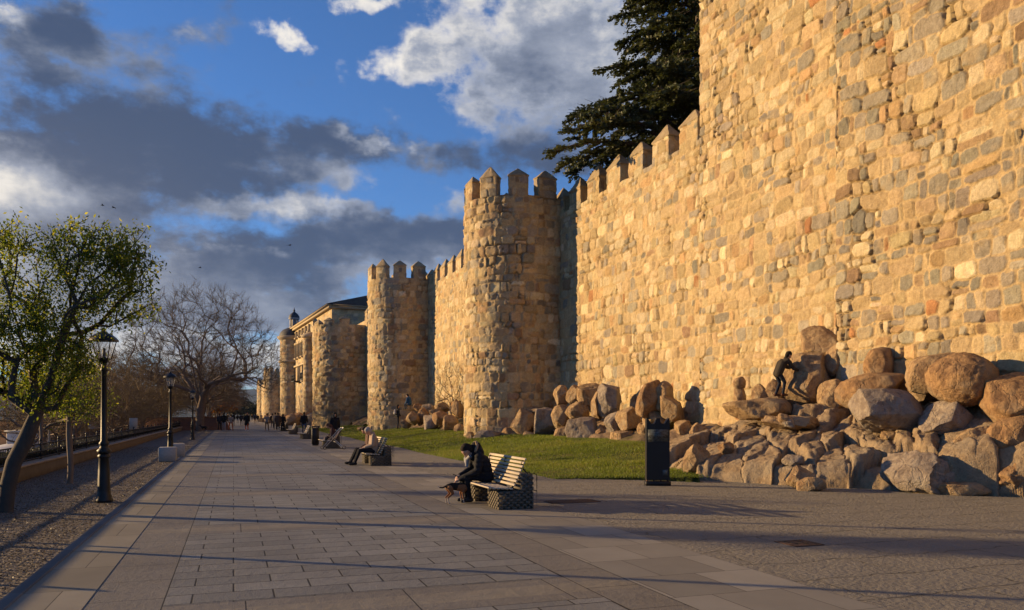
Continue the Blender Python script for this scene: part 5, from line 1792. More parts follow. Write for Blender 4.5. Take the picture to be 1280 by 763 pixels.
link("foliage", mesh_np("foliage", V, F, M_DARKLEAF, CC), hroot)

# birds
for k, (px, py, Y) in enumerate(((142, 260, 70), (128, 257, 78), (250, 335, 90), (362, 307, 80))):
    b = MB()
    b.tube([(-.16, 0, 0), (-.05, 0, .02), (.08, 0, .01), (.17, 0, .0)], [.01, .045, .04, .01], 6)
    for s_ in (-1, 1):
        b.add([(-.05, 0, .02), (.09, 0, .02), (.05, s_ * .22, .09), (-.03, s_ * .22, .09), (-.06, s_ * .46, .03), (-.02, s_ * .48, .03)], [(0, 1, 2, 3), (3, 2, 5, 4)])
    o = b.build("bird", M_IRON, loc=at(px, py, Y)); o.rotation_euler = (0, 0, .3 * k)
    tag(o, ("small dark bird flying just above the leafy tree crown", "tiny dark bird left of another above the leafy tree", "lone tiny bird above the bare tree", "tiny bird in the dark cloud right of the bare tree")[k], "bird", "birds in the sky")

# ------------------------------------------------------------------ trees
def grow(limbs, tips, step, tipr, power, rs, gnarl=.12, bias=.6, sag=0.0):
    """grow a branching skeleton from given limbs to every tip; returns chains of (points, radii) and the tips' chains"""
    pos, par = [], []
    for parent_ref, pts in limbs:
        prev = parent_ref
        for q in pts:
            pos.append(np.array(q, float)); par.append(prev); prev = len(pos) - 1
    pos = [p for p in pos]
    N = len(pos)
    cap = N + len(tips) * 60
    P = np.zeros((cap, 3)); P[:N] = pos
    D = np.zeros((cap, 3)); D[0] = (0, 0, 1)
    for i in range(1, N):
        q = P[i] - P[par[i]]; D[i] = q / (np.linalg.norm(q) + 1e-9)
    par = list(par)
    root = P[0].copy()
    locked = max(2, int(len(limbs[0][1]) * .55))
    tips = tips[np.argsort(np.linalg.norm(tips - P[min(N - 1, locked)], axis=1))]
    ends = []
    for tp in tips:
        d = tp[None] - P[locked:N]
        L = np.linalg.norm(d, axis=1) + 1e-9
        cosang = (d * D[locked:N]).sum(1) / L
        cost = L * (1 + bias * (1 - cosang)) 
        i = int(cost.argmin()) + locked
        a = P[i]; L0 = np.linalg.norm(tp - a)
        n = max(1, int(L0 / step))
        m1 = a + D[i] * L0 * .33
        prev = i
        off = rs.normal(size=3) * gnarl * L0 * .4
        for k in range(1, n + 1):
            t = k / n
            q = (1 - t) ** 2 * a + 2 * t * (1 - t) * m1 + t * t * tp
            q = q + off * math.sin(t * math.pi) + rs.normal(size=3) * gnarl * step * .35
            q[2] -= sag * t * t * L0
            if N >= cap: break
            P[N] = q
            dd = q - P[prev]; D[N] = dd / (np.linalg.norm(dd) + 1e-9)
            par.append(prev); prev = N; N += 1
        ends.append(prev)
    par = np.array(par[:N], int)
    cnt = np.zeros(N)
    cnt[ends] += 1
    for i in range(N - 1, 0, -1):
        cnt[par[i]] += cnt[i]
    rad = tipr * np.power(np.maximum(cnt, 1), power)
    kids = [[] for _ in range(N)]
    for i in range(1, N):
        if par[i] >= 0: kids[par[i]].append(i)
    chains = []
    stack = [(0, -1)]
    while stack:
        s, p_ = stack.pop()
        ch = [p_] if p_ >= 0 else []
        c = s
        while True:
            ch.append(c)
            ks = kids[c]
            if not ks: break
            ks = sorted(ks, key=lambda z: -cnt[z])
            for o_ in ks[1:]: stack.append((o_, c))
            c = ks[0]
        r_ = rad[ch].copy()
        if p_ >= 0: r_[0] = min(r_[0], r_[1] * 1.15)
        if len(ch) > 1: chains.append((P[ch], r_))
    return chains, P, D, ends
def chains_mesh(chains, npt=7, k=5, rmin=0.0):
    A, B = [], []
    for pts, r_ in chains:
        seg = np.concatenate([[0], np.cumsum(np.linalg.norm(np.diff(pts, axis=0), axis=1))])
        s = np.linspace(0, seg[-1], npt)
        A.append(np.stack([np.interp(s, seg, pts[:, j]) for j in range(3)], -1)); B.append(np.maximum(np.interp(s, seg, r_), rmin))
    return multi_tube(np.array(A), np.array(B), k)
def split_chains(chains, thr):
    big = [c for c in chains if c[1].max() >= thr]; small = [c for c in chains if c[1].max() < thr]
    return big, small

def ellips(c, r, n, rs, shell=.0):
    d = rs.normal(size=(n, 3)); d /= np.linalg.norm(d, axis=1)[:, None]
    rad = rs.random(n) ** (1 / 3) if not shell else shell + (1 - shell) * rs.random(n) ** .6
    return np.array(c) + d * rad[:, None] * np.array(r)

def leafy_tree(name, label, cat, base, limbs, lobes, ntips, leaves_per, leaf, rs, tipr=.0045, power=.5, bark=None, group=None, sag=.06, lm=None, kroot=9, leafcol=.45):
    root = thing(name, label, cat, base, 0, group)
    B = np.array(base)
    tot = sum(l[2] for l in lobes)
    tips = np.concatenate([ellips(l[0], l[1], max(1, int(ntips * l[2] / tot)), rs) for l in lobes]) - B
    limbs = [(p_, [np.array(q) - B for q in pts]) for p_, pts in limbs]
    chains, P, D, ends = grow(limbs, tips, .10, tipr, power, rs, sag=sag)
    big, small = split_chains(chains, .03)
    V, F = chains_mesh(big, 16, kroot)
    # rough bark
    V = V + .006 * fbm(V * 9, 3, 4)[:, None] * np.array((1, 1, 0))
    link("trunk", mesh_np("trunk", V, F, bark or M_BARK, smooth=True), root)
    V, F = chains_mesh(small, 6, 4)
    link("twigs", mesh_np("twigs", V, F, bark or M_BARK, smooth=True), root)
    # leaves hang in little bunches along the last part of each twig
    C = []
    for e, tp in zip(ends, range(len(ends))):
        n = rs.poisson(leaves_per)
        p_ = P[e]; d = D[e]
        t = rs.random(n)[:, None]
        C.append(p_[None] - d[None] * t * .34 + rs.normal(size=(n, 3)) * .075 + np.array((0, 0, -.05)))
    C = np.concatenate(C)
    cl = np.clip(leafcol + .30 * fbm(C * 1.6, 3, 5) + .22 * rs.normal(size=len(C)), 0, 1)
    V, F, CC = card_cloud(C, leaf, np.repeat(cl[:, None], 3, 1), rs, 2.2, up=(0, 0, -.3))
    link("crown", mesh_np("crown", V, F, lm or M_LEAF1, CC), root)
    return root
def pts(lst, Y0):
    return [tuple(at(px, py, Y0 + dy)) for px, py, dy in lst]
rs = np.random.default_rng(101)
Y0 = 13.5
limbs = [(-1, pts([(6, 646, 0), (8, 630, 0), (9, 612, 0), (12, 595, 0), (19, 574, 0), (29, 555, 0), (38, 540, 0), (44, 527, 0), (46, 514, 0)], Y0)),
         (8, pts([(36, 505, -.1), (20, 500, -.2), (4, 492, -.3), (-14, 482, -.4), (-35, 460, -.5), (-50, 430, -.5)], Y0)),
         (8, pts([(47, 500, .1), (40, 480, .2), (36, 455, .3), (30, 425, .4), (22, 395, .5)], Y0)),
         (8, pts([(52, 500, 0), (60, 482, 0), (68, 460, -.1), (74, 436, -.1), (84, 410, -.2), (94, 385, -.2), (105, 362, -.2), (118, 345, -.1), (140, 335, 0)], Y0))]
def lobe(px, py, rx, rz, dy, w, ry=.7):
    return (tuple(at(px, py, Y0 + dy)), (rx * Y0 / 1000, ry, rz * Y0 / 1000), w)
lobes = [lobe(30, 330, 45, 55, .2, 9), lobe(60, 395, 75, 55, 0, 18, .9), lobe(118, 325, 56, 52, -.1, 15), lobe(168, 325, 34, 46, 0, 8, .6), lobe(10, 290, 26, 34, .1, 4), lobe(140, 300, 34, 26, .1, 4), lobe(150, 375, 38, 30, .2, 7),
         lobe(92, 440, 30, 28, -.2, 7), lobe(20, 460, 45, 40, .3, 10), lobe(-50, 390, 60, 80, 0, 12), lobe(88, 305, 30, 30, 0, 6), lobe(60, 490, 30, 25, 0, 4), lobe(20, 400, 45, 40, -.3, 9)]
leafy_tree("almond_tree", "leafy tree with a dark crooked trunk at the left edge of the gravel", "tree", (6 / 1000 * 0 - 8.56, 13.5, -.02), limbs, lobes, 1250, 19, .062, rs, tipr=.0036, leafcol=.47)
# slim straight tree behind it
def slim(x, y, label, seed, h=3.0, ntip=400, dx=0.0):
    rs = np.random.default_rng(seed)
    tr = [(x + .02 * math.sin(k), y, h * k / 10) for k in range(11)]
    lob = [((x + dx, y, h + .05), (.95, .9, .75), 10), ((x + .40 + dx, y - .1, h - .6), (.7, .6, .42), 7), ((x - .5 + dx, y, h - .45), (.7, .6, .5), 6)]
    return leafy_tree("slim_tree", label, "tree", (x, y, -.02), [(-1, tr)], lob, ntip, 13, .055, rs, tipr=.0040, power=.47, bark=M_BARK2, group="slim young trees on the gravel", leafcol=.62)
slim(-10.5, 19.0, "slim straight young tree with yellow green leaves left of the nearest lamp", 11, 2.6)
slim(-7.75, 10.3, "young leafy tree outside the left edge whose branch tips reach into the picture", 12, 3.6, 260)
slim(-14.4, 24.5, "slim young tree standing outside the left edge", 13, 2.9, 260)

# big bare tree and the row behind it
def bare_tree_mesh(seed, h, rad, ntip, leaders=6, twig=4, tipr=.0065):
    rs = np.random.default_rng(seed)
    trunk = [(0, 0, z) for z in np.linspace(0, h * .16, 5)]
    limbs = [(-1, trunk)]
    for k in range(leaders):
        a = k * 2 * math.pi / leaders + rs.uniform(-.3, .3)
        sp = rs.uniform(.16, .46) * rad
        hh = h * rs.uniform(.5, .72)
        p_ = []
        for t in np.linspace(.12, 1, 9):
            p_.append((math.cos(a) * sp * t ** 1.25 + .12 * rs.normal(), math.sin(a) * sp * t ** 1.25 + .12 * rs.normal(), h * .16 + (hh - h * .16) * t))
        limbs.append((4, p_))
    d = rs.normal(size=(ntip, 3)); d[:, 2] = np.abs(d[:, 2]) * .95 - .22
    d /= np.linalg.norm(d, axis=1)[:, None]
    rr_ = .45 + .55 * rs.random(ntip) ** .55
    bump_ = 1 + .13 * fbm(d * 2.2, 3, seed)
    c = np.array((0, 0, h * .40))
    tips = c + d * rr_[:, None] * np.array((rad, rad, h * .60)) * bump_[:, None]
    tips = tips[tips[:, 2] > h * .16]
    chains, P, D, ends = grow(limbs, tips, h * .028, tipr, .50, rs, gnarl=.07, bias=1.6)
    big, small = split_chains(chains, .06)
    V1, F1 = chains_mesh(big, 14, 7)
    V2, F2 = chains_mesh(small, 7, 3, .007)
    # fine twigs
    E = P[ends]; DE = D[ends]
    A, B = [], []
    for q in range(twig):
        dr = DE * .9 + rs.normal(size=DE.shape) * .55 + np.array((0, 0, .15)) + .25 * (E - c) / np.linalg.norm(E - c, axis=1)[:, None]
        dr /= np.linalg.norm(dr, axis=1)[:, None]
        L = h * rs.uniform(.025, .07, (len(E), 1))
        st = E - DE * h * .03 * rs.random((len(E), 1))
        pp = np.stack([st, st + dr * L * .5 + rs.normal(size=DE.shape) * .03, st + dr * L + rs.normal(size=DE.shape) * .06], 1)
        A.append(pp); B.append(np.tile(np.array([.008, .006, .004]) * h / 13, (len(E), 1)))
    V3, F3 = multi_tube(np.concatenate(A), np.concatenate(B), 3)
    tm = mesh_np("trunk", V1, F1, M_BARK2, smooth=True)
    cm = mesh_np("crown", np.concatenate([V2, V3]), [np.concatenate([F2, F3 + len(V2)])], M_TWIG, smooth=True)
    return tm, cm
def put_tree(name, label, cat, loc, meshes, sc=(1, 1, 1), rz=0, group=None, mat=None):
    root = thing(name, label, cat, loc, rz, group)
    root.scale = sc
    for nm, me in zip(("trunk", "crown"), meshes):
        link(nm, me, root)
    return root
BT = [bare_tree_mesh(1, 14.6, 7.9, 2300, 9, 6, tipr=.0085), bare_tree_mesh(2, 12, 5.5, 1100, 6, 7), bare_tree_mesh(3, 12, 5.0, 1100, 6, 7)]
put_tree("bare_tree", "great bare spreading tree at the head of the row beside the promenade", "tree", tuple(prom(-3.1, 83.7, -.05)), BT[0], (1, 1, 1), .4)
ORD = ("first", "second", "third", "fourth", "fifth", "sixth", "seventh", "eighth", "farthest")
GR = "bare trees in the row beside the promenade"
for k, u in enumerate((93, 102, 113, 125, 139, 155, 175, 198, 225)):
    put_tree("bare_tree", ORD[k] + " bare tree of the row beyond the great bare tree", "tree", tuple(prom(-3.0 + .25 * math.sin(k * 2), u, -.05)), BT[1 + k % 2], (.85 + .1 * math.sin(k), .85, .78 + .1 * math.cos(k * 1.7)), k * 1.3, GR)
# brush and small bare trees on the slope behind the railing
SH = [bare_tree_mesh(11, 6, 3.4, 620, 7, 8, tipr=.006), bare_tree_mesh(12, 6, 3.0, 560, 6, 8, tipr=.006)]
for tm, cm in SH:
    cm.materials.clear(); cm.materials.append(M_TWIG2)
GS = "bare brush on the slope behind the railing"
rs = np.random.default_rng(8)
k = 0
for (v, u, s_) in ((-9.0, 46, .95), (-8.5, 51, 1.05), (-9.5, 57, 1.25), (-8.2, 62, 1.0), (-10.5, 66, 1.3), (-8.5, 71, 1.2), (-12.5, 60, 1.1), (-13, 70, 1.4), (-9.5, 78, 1.4), (-8.5, 86, 1.5),
                   (-12, 84, 1.5), (-15, 78, 1.3), (-9.5, 95, 1.5), (-8.5, 105, 1.6), (-14, 98, 1.6), (-16, 90, 1.4), (-10, 118, 1.7), (-9, 132, 1.7), (-15, 115, 1.6), (-11, 150, 1.8), (-18, 130, 1.8), (-7.6, 75, .8), (-7.4, 90, .85), (-7.5, 66, .7), (-7.4, 58, .6)):
    x, y = prom(v, u)[:2]
    z = ground_z(x, y) - .1
    put_tree("bare_shrub", "tangled brown leafless shrub tree on the slope behind the railing", "shrub", (x, y, z), SH[k % 2], (s_, s_, s_ * rs.uniform(.9, 1.15)), k * 2.1, GS)
    k += 1
put_tree("bare_shrub", "small bare pale tree against the sunlit wall between the first two round towers", "shrub", (-4.25, 56.4, .6), SH[1], (.5, .5, .85), 1.0)
# orange leaved small tree overhanging the promenade
rs = np.random.default_rng(77)
q = prom(-2.2, 122, 0)
leafy_tree("autumn_tree", "small tree with orange and yellow autumn leaves under the bare row", "tree", tuple(q), [(-1, [(q.x, q.y, z) for z in np.linspace(0, 2.4, 6)])],
           [((q.x, q.y, 3.4), (2.8, 2.8, 1.6), 10), ((q.x + 1.6, q.y, 3.0), (1.8, 1.6, 1.1), 5)], 260, 22, .16, rs, tipr=.012, power=.4, bark=M_BARK2, lm=M_ORANGE)
# dark evergreens closing the promenade and others on the valley side
def evergreen(loc, h, rad, seed, label, group, n=3800, leaf=.32):
    rs = np.random.default_rng(seed)
    root = thing("evergreen_tree", label, "tree", loc, 0, group)
    b = MB(); b.tube([(0, 0, 0), (.1, 0, h * .4), (0, .1, h * .85)], [.25, .18, .05], 7); b.build("trunk", M_BARK, root)
    C = []
    for q in range(11):
        a = rs.uniform(0, 6.28); rr_ = rad * rs.uniform(.1, .62); zz = h * rs.uniform(.25, .86)
        C.append(ellips((rr_ * math.cos(a), rr_ * math.sin(a), zz), (rad * .45, rad * .45, h * .14), n // 11, rs, shell=.5))
    C = np.concatenate(C)
    cl = np.clip(.4 + .4 * fbm(C * .8, 3, seed) + .15 * rs.normal(size=len(C)), 0, 1)
    V, F, CC = card_cloud(C, leaf, np.repeat(cl[:, None], 3, 1), rs, 1.7)
    link("crown", mesh_np("crown", V, F, M_DARKLEAF, CC), root)
    return root
EVN = ("third from left", "fourth from left", "fifth from left", "middle far", "sixth from left", "seventh from left", "rightmost, nearest the wall", "second from left", "leftmost")
GE = "dark evergreens closing the far end of the promenade"
for k, (px, Y, h) in enumerate(((284, 262, 8.5), (293, 275, 8), (301, 262, 7.5), (309, 280, 7.2), (317, 268, 7.0), (325, 285, 6.8), (333, 270, 6.8), (276, 250, 9), (268, 262, 9.5))):
    p_ = at(px, 518, Y)
    evergreen((p_.x, p_.y, -.1), h, 3.6, 300 + k, EVN[k] + " dark evergreen in the group closing the far end of the promenade", GE)

# cedar behind the wall
def cedar():
    rs = np.random.default_rng(23)
    base = (9.2, 38.6, 0)
    root = thing("cedar_tree", "tall dark cedar rising behind the crenellated wall", "tree", base, 0)
    H = 30.0
    b = MB(); b.tube([(0, 0, 0), (.1, 0, 8), (-.1, .1, 18), (0, 0, 26), (0, 0, 30)], [.55, .48, .34, .16, .04], 12)
    b.build("trunk", M_BARK, root)
    br, brr, C, U = [], [], [], []
    z = 13.3
    while z < 29.3:
        nb = 8 if z < 16.5 else 6
        a0 = rs.uniform(0, 6.28)
        for k in range(nb):
            a = a0 + k * 2 * math.pi / nb + rs.uniform(-.35, .35)
            if z < 14.4:
                L = rs.uniform(6.4, 8.0)
            elif z < 16.8:
                L = rs.uniform(4.9, 6.6)
            else:
                L = rs.uniform(2.7, 4.5) * (1 - .45 * max(0, z - 22) / 8)
            t = np.linspace(0, 1, 9)
            rise = rs.uniform(.10, .24) * L
            x = L * t
            zz = z + rise * np.sin(t * 2.2) - .10 * L * t ** 3
            wig = .05 * L * np.cumsum(rs.normal(size=9)) * .35
            ca, sa = math.cos(a), math.sin(a)
            pp = np.stack([x * ca - wig * sa, x * sa + wig * ca, zz], -1)
            br.append(pp); brr.append(np.linspace(.11, .015, 9) * L / 6)
            # flat side sprays
            ns = int(L * 5.0)
            for q in range(ns):
                t0 = rs.uniform(.22, 1.0)
                p_ = np.array([np.interp(t0, t, pp[:, j]) for j in range(3)])
                sl = (.35 + 1.15 * (1 - abs(t0 - .6))) * rs.uniform(.5, 1.1) * .9
                b_ = a + rs.choice((-1, 1)) * rs.uniform(.35, 1.2)
                dr = np.array((math.cos(b_), math.sin(b_), rs.uniform(-.22, .12)))
                n = int(46 * sl + 10)
                tt_ = rs.random(n)
                dn = -.24 * tt_ ** 2 * sl
                c = p_ + dr * (tt_ * sl)[:, None] + np.stack([rs.normal(0, .06, n), rs.normal(0, .06, n), dn + rs.normal(0, .035, n) - .05 * rs.random(n)], -1)
                C.append(c); U.append(np.tile(dr, (n, 1)))
                br.append(np.linspace(p_, p_ + dr * sl, 9)); brr.append(np.linspace(.018, .006, 9))
        z += rs.uniform(.36, .6)
    V, F = multi_tube(np.array(br), np.array(brr), 4)
    link("branches", mesh_np("branches", V, F, M_BARK, smooth=True), root)
    C = np.concatenate(C); U = np.concatenate(U)
    # keep what could be seen from around the promenade
    n = len(C)
    cl = np.clip(.35 + .35 * fbm(C * .9, 3, 5) + .2 * rs.normal(size=n), 0, 1)
    a = U + rs.normal(size=(n, 3)) * .55 + np.array((0, 0, -.35)); a /= np.linalg.norm(a, axis=1)[:, None]
    b_ = rs.normal(size=(n, 3)); b_[:, 2] *= .4; b_ -= (b_ * a).sum(1)[:, None] * a; b_ /= np.linalg.norm(b_, axis=1)[:, None]
    L = (.19 * (.6 + .8 * rs.random(n)))[:, None]; w = L * .26
    V = np.stack([C - a * L * .5, C + b_ * w, C + a * L * .5, C - b_ * w], 1).reshape(-1, 3)
    F = np.arange(n)[:, None] * 4 + np.arange(4)[None]
    link("foliage", mesh_np("foliage", V, F, M_CEDAR, np.repeat(np.repeat(cl[:, None], 3, 1), 4, 0)), root)
    print("cedar cards", n)
cedar()

# ------------------------------------------------------------------ people
def cap_mesh(a, b, ra, rb, n=10):
    a = np.array(a, float); b = np.array(b, float)
    ax = b - a; L = np.linalg.norm(ax)
    ax = ax / L if L > 1e-6 else np.array((0, 0, 1.0))
    up = np.array((0, 0, 1.0)) if abs(ax[2]) < .9 else np.array((1.0, 0, 0))
    u = np.cross(ax, up); u /= np.linalg.norm(u); v = np.cross(ax, u)
    rows = [(a - ax * ra, 0.001)]
    for t in (-60, -30, 0): rows.append((a + ax * ra * math.sin(R(t)), ra * math.cos(R(t))))
    for t in (0, 30, 60): rows.append((b + ax * rb * math.sin(R(t)), rb * math.cos(R(t))))
    rows.append((b + ax * rb, 0.001))
    ang = np.arange(n) * 2 * math.pi / n
    V = np.concatenate([c + r * (np.cos(ang)[:, None] * u + np.sin(ang)[:, None] * v) for c, r in rows])
    F = [(i * n + j, i * n + (j + 1) % n, (i + 1) * n + (j + 1) % n, (i + 1) * n + j) for i in range(len(rows) - 1) for j in range(n)]
    F += [(0, *([0] * 0), j + 1, j) for j in range(0)]
    return V, F, n, len(rows)
def blob(name, caps, voxel, mats, parent, smooth_it=3, ridge=None):
    """caps: (a, b, ra, rb, material index) joined into one continuous surface"""
    bm = bmesh.new()
    for a, b, ra, rb, m in caps:
        V, F, n, nr = cap_mesh(a, b, ra, rb)
        vs = [bm.verts.new(v) for v in V]
        for f in F: bm.faces.new([vs[i] for i in f])
        bm.faces.new([vs[j] for j in range(n)][::-1]); bm.faces.new([vs[(nr - 1) * n + j] for j in range(n)])
    bmesh.ops.recalc_face_normals(bm, faces=bm.faces)
    me = bpy.data.meshes.new("tmp"); bm.to_mesh(me); bm.free()
    ob = bpy.data.objects.new("tmp", me); COL.objects.link(ob)
    md = ob.modifiers.new("r", 'REMESH'); md.mode = 'VOXEL'; md.voxel_size = voxel; md.use_smooth_shade = True
    sm_ = ob.modifiers.new("s", 'SMOOTH'); sm_.iterations = smooth_it; sm_.factor = .5
    dg = bpy.context.evaluated_depsgraph_get()
    out = bpy.data.meshes.new_from_object(ob.evaluated_get(dg))
    bpy.data.objects.remove(ob); bpy.data.meshes.remove(me)
    out.name = name
    nv = len(out.vertices); nf = len(out.polygons)
    co = np.empty(nv * 3, np.float32); out.vertices.foreach_get('co', co); co = co.reshape(-1, 3)
    if ridge is not None:
        co = ridge(co.copy()); out.vertices.foreach_set('co', co.astype(np.float32).ravel())
    fc = np.empty(nf * 3, np.float32); out.polygons.foreach_get('center', fc); fc = fc.reshape(-1, 3)
    best = np.full(nf, 9e9); idx = np.zeros(nf, np.int32)
    for a, b, ra, rb, m in caps:
        a = np.array(a); b = np.array(b); ab = b - a
        t = np.clip(((fc - a) @ ab) / (ab @ ab + 1e-12), 0, 1)
        d = np.linalg.norm(fc - a - t[:, None] * ab, axis=1) - (ra + (rb - ra) * t)
        k = d < best
        best[k] = d[k]; idx[k] = m
    out.materials.clear()
    for m in mats: out.materials.append(m)
    out.polygons.foreach_set('material_index', idx)
    out.polygons.foreach_set('use_smooth', np.ones(nf, bool))
    out.update()
    return link(name, out, parent)

def V3(*a): return np.array(a, float)
def stand_pose(stride=.25, arm=.25, lean=0.0, wide=.09, elbow=.25, h=1.0):
    J = {}
    J['hip'] = V3(0, 0, .90)
    for s, n, st in ((-1, 'L', stride), (1, 'R', -stride)):
        J['hip' + n] = V3(s * .09, 0, .90)
        J['kne' + n] = V3(s * (wide + .01), st * .55 + .04, .49)
        J['ank' + n] = V3(s * (wide + .02), st, .085 + (.05 if st < -.1 else 0))
        J['toe' + n] = J['ank' + n] + V3(s * .02, .15, -.045 - (.02 if st < -.1 else 0))
    J['che'] = V3(0, lean * .5, 1.25)
    J['nek'] = V3(0, lean * .75 + .0, 1.46)
    J['hed'] = V3(0, lean * .95 + .03, 1.60)
    for s, n, st in ((-1, 'L', -arm), (1, 'R', arm)):
        J['sho' + n] = V3(s * .185, lean * .7, 1.39)
        J['elb' + n] = V3(s * .24, lean * .6 + st * .4 - .02, 1.12)
        J['wri' + n] = V3(s * .25, lean * .6 + st * .8 + elbow * .35, .88 + elbow * .15)
        J['han' + n] = J['wri' + n] + V3(0, .03, -.08)
    return J
def sit_pose(seat=.41, lean=.12, down=0.0, knee=.44, foot=.46, hands=None, spread=.10):
    J = {}
    J['hip'] = V3(0, 0, seat + .12)
    for s, n in ((-1, 'L'), (1, 'R')):
        J['hip' + n] = V3(s * .10, .02, seat + .10)
        J['kne' + n] = V3(s * (spread + .02), knee, seat + .10)
        J['ank' + n] = V3(s * spread, foot, .09)
        J['toe' + n] = J['ank' + n] + V3(s * .02, .15, -.045)
    J['che'] = V3(0, lean * .5 - .02, seat + .40)
    J['nek'] = V3(0, lean, seat + .62 - abs(lean) * .15)
    J['hed'] = J['nek'] + V3(0, .05 + .09 * down, .145 - .06 * down)
    hands = hands or (V3(-.10, .32, seat + .18), V3(.10, .34, seat + .18))
    for s, n, hd in ((-1, 'L', hands[0]), (1, 'R', hands[1])):
        J['sho' + n] = V3(s * .18, lean * .85, seat + .56 - abs(lean) * .1)
        J['wri' + n] = np.array(hd)
        mid = (J['sho' + n] + J['wri' + n]) / 2
        J['elb' + n] = mid + V3(s * .09, -.10, -.10)
        d = J['wri' + n] - J['elb' + n]; d /= np.linalg.norm(d)
        J['han' + n] = J['wri' + n] + d * .08
    return J
def body_caps(J, bulk=1.0, face=0.0):
    c = []
    SK, TOP, TRO, SHO = 0, 1, 2, 3
    f = V3(0, 1, 0)
    for s, n in ((-1, 'L'), (1, 'R')):
        c.append((J['hip' + n], J['kne' + n], .088 * bulk, .062, TRO)); c.append((J['kne' + n], J['ank' + n], .060, .043, TRO))
        c.append((J['ank' + n] + V3(0, -.03, -.03), J['toe' + n], .045, .036, SHO))
        c.append((J['sho' + n], J['elb' + n], .058 * bulk, .046 * bulk, TOP)); c.append((J['elb' + n], J['wri' + n], .044 * bulk, .032, TOP))
        # hand: palm, four fingers, thumb
        d = J['han' + n] - J['wri' + n]; d = d / (np.linalg.norm(d) + 1e-9)
        side = np.cross(d, V3(0, 0, 1)); side = side / (np.linalg.norm(side) + 1e-9) if np.linalg.norm(side) > .3 else V3(0, 1, 0)
        nrm = np.cross(side, d)
        w = J['wri' + n]
        c.append((w, w + d * .07, .026, .030, SK))
        for q, L in ((-1.5, .062), (-.5, .072), (.5, .068), (1.5, .055)):
            k0 = w + d * .085 + side * q * .018
            k1 = k0 + d * L * .5 - nrm * .008
            c.append((k0, k1, .0105, .0098, SK)); c.append((k1, k1 + d * L * .42 - nrm * .02, .0098, .008, SK))
        t0 = w + d * .03 + side * .028
        c.append((t0, t0 + d * .03 + side * .022, .012, .011, SK)); c.append((t0 + d * .03 + side * .022, t0 + d * .062 + side * .022 - nrm * .012, .011, .009, SK))
    pe, ch, nk, hd = J['hip'], J['che'], J['nek'], J['hed']
    for s in (-1, 1):
        o = V3(s * .055, 0, 0)
        c.append((pe + o, pe * .5 + ch * .5 + o * .8, .105 * bulk, .10 * bulk, TOP)); c.append((pe * .5 + ch * .5 + o * .8, ch + o * 1.2, .10 * bulk, .115 * bulk, TOP))
        c.append((ch + o * 1.2, J['shoL' if s < 0 else 'shoR'], .105 * bulk, .062 * bulk, TOP))
        c.append((pe + o * 1.2 + V3(0, 0, -.03), pe + o, .10 * bulk, .10 * bulk, TRO))
    c.append((nk + V3(0, 0, -.06), nk * .4 + hd * .6, .055, .050, SK))
    # head: skull, jaw, nose, brow, ears; looks along the neck-to-head tilt
    t = (hd - nk); t = t / np.linalg.norm(t)
    fw = f - t * (f @ t); fw /= np.linalg.norm(fw)
    sd = np.cross(fw, t)
    c.append((hd + t * .025 - fw * .012, hd + t * .035 + fw * .012, .092, .088, SK))
    c.append((hd - t * .035 + fw * .03, hd - t * .07 + fw * .045, .062, .038, SK))
    c.append((hd + t * .02 + fw * .095, hd - t * .015 + fw * .112, .011, .015, SK))
    c.append((hd - t * .052 + fw * .085 - sd * .018, hd - t * .052 + fw * .085 + sd * .018, .010, .010, SK))
    for s in (-1, 1):
        c.append((hd + sd * s * .088 + t * .01, hd + sd * s * .092 - t * .025, .016, .012, SK))
    return c, (hd, t, fw, sd)

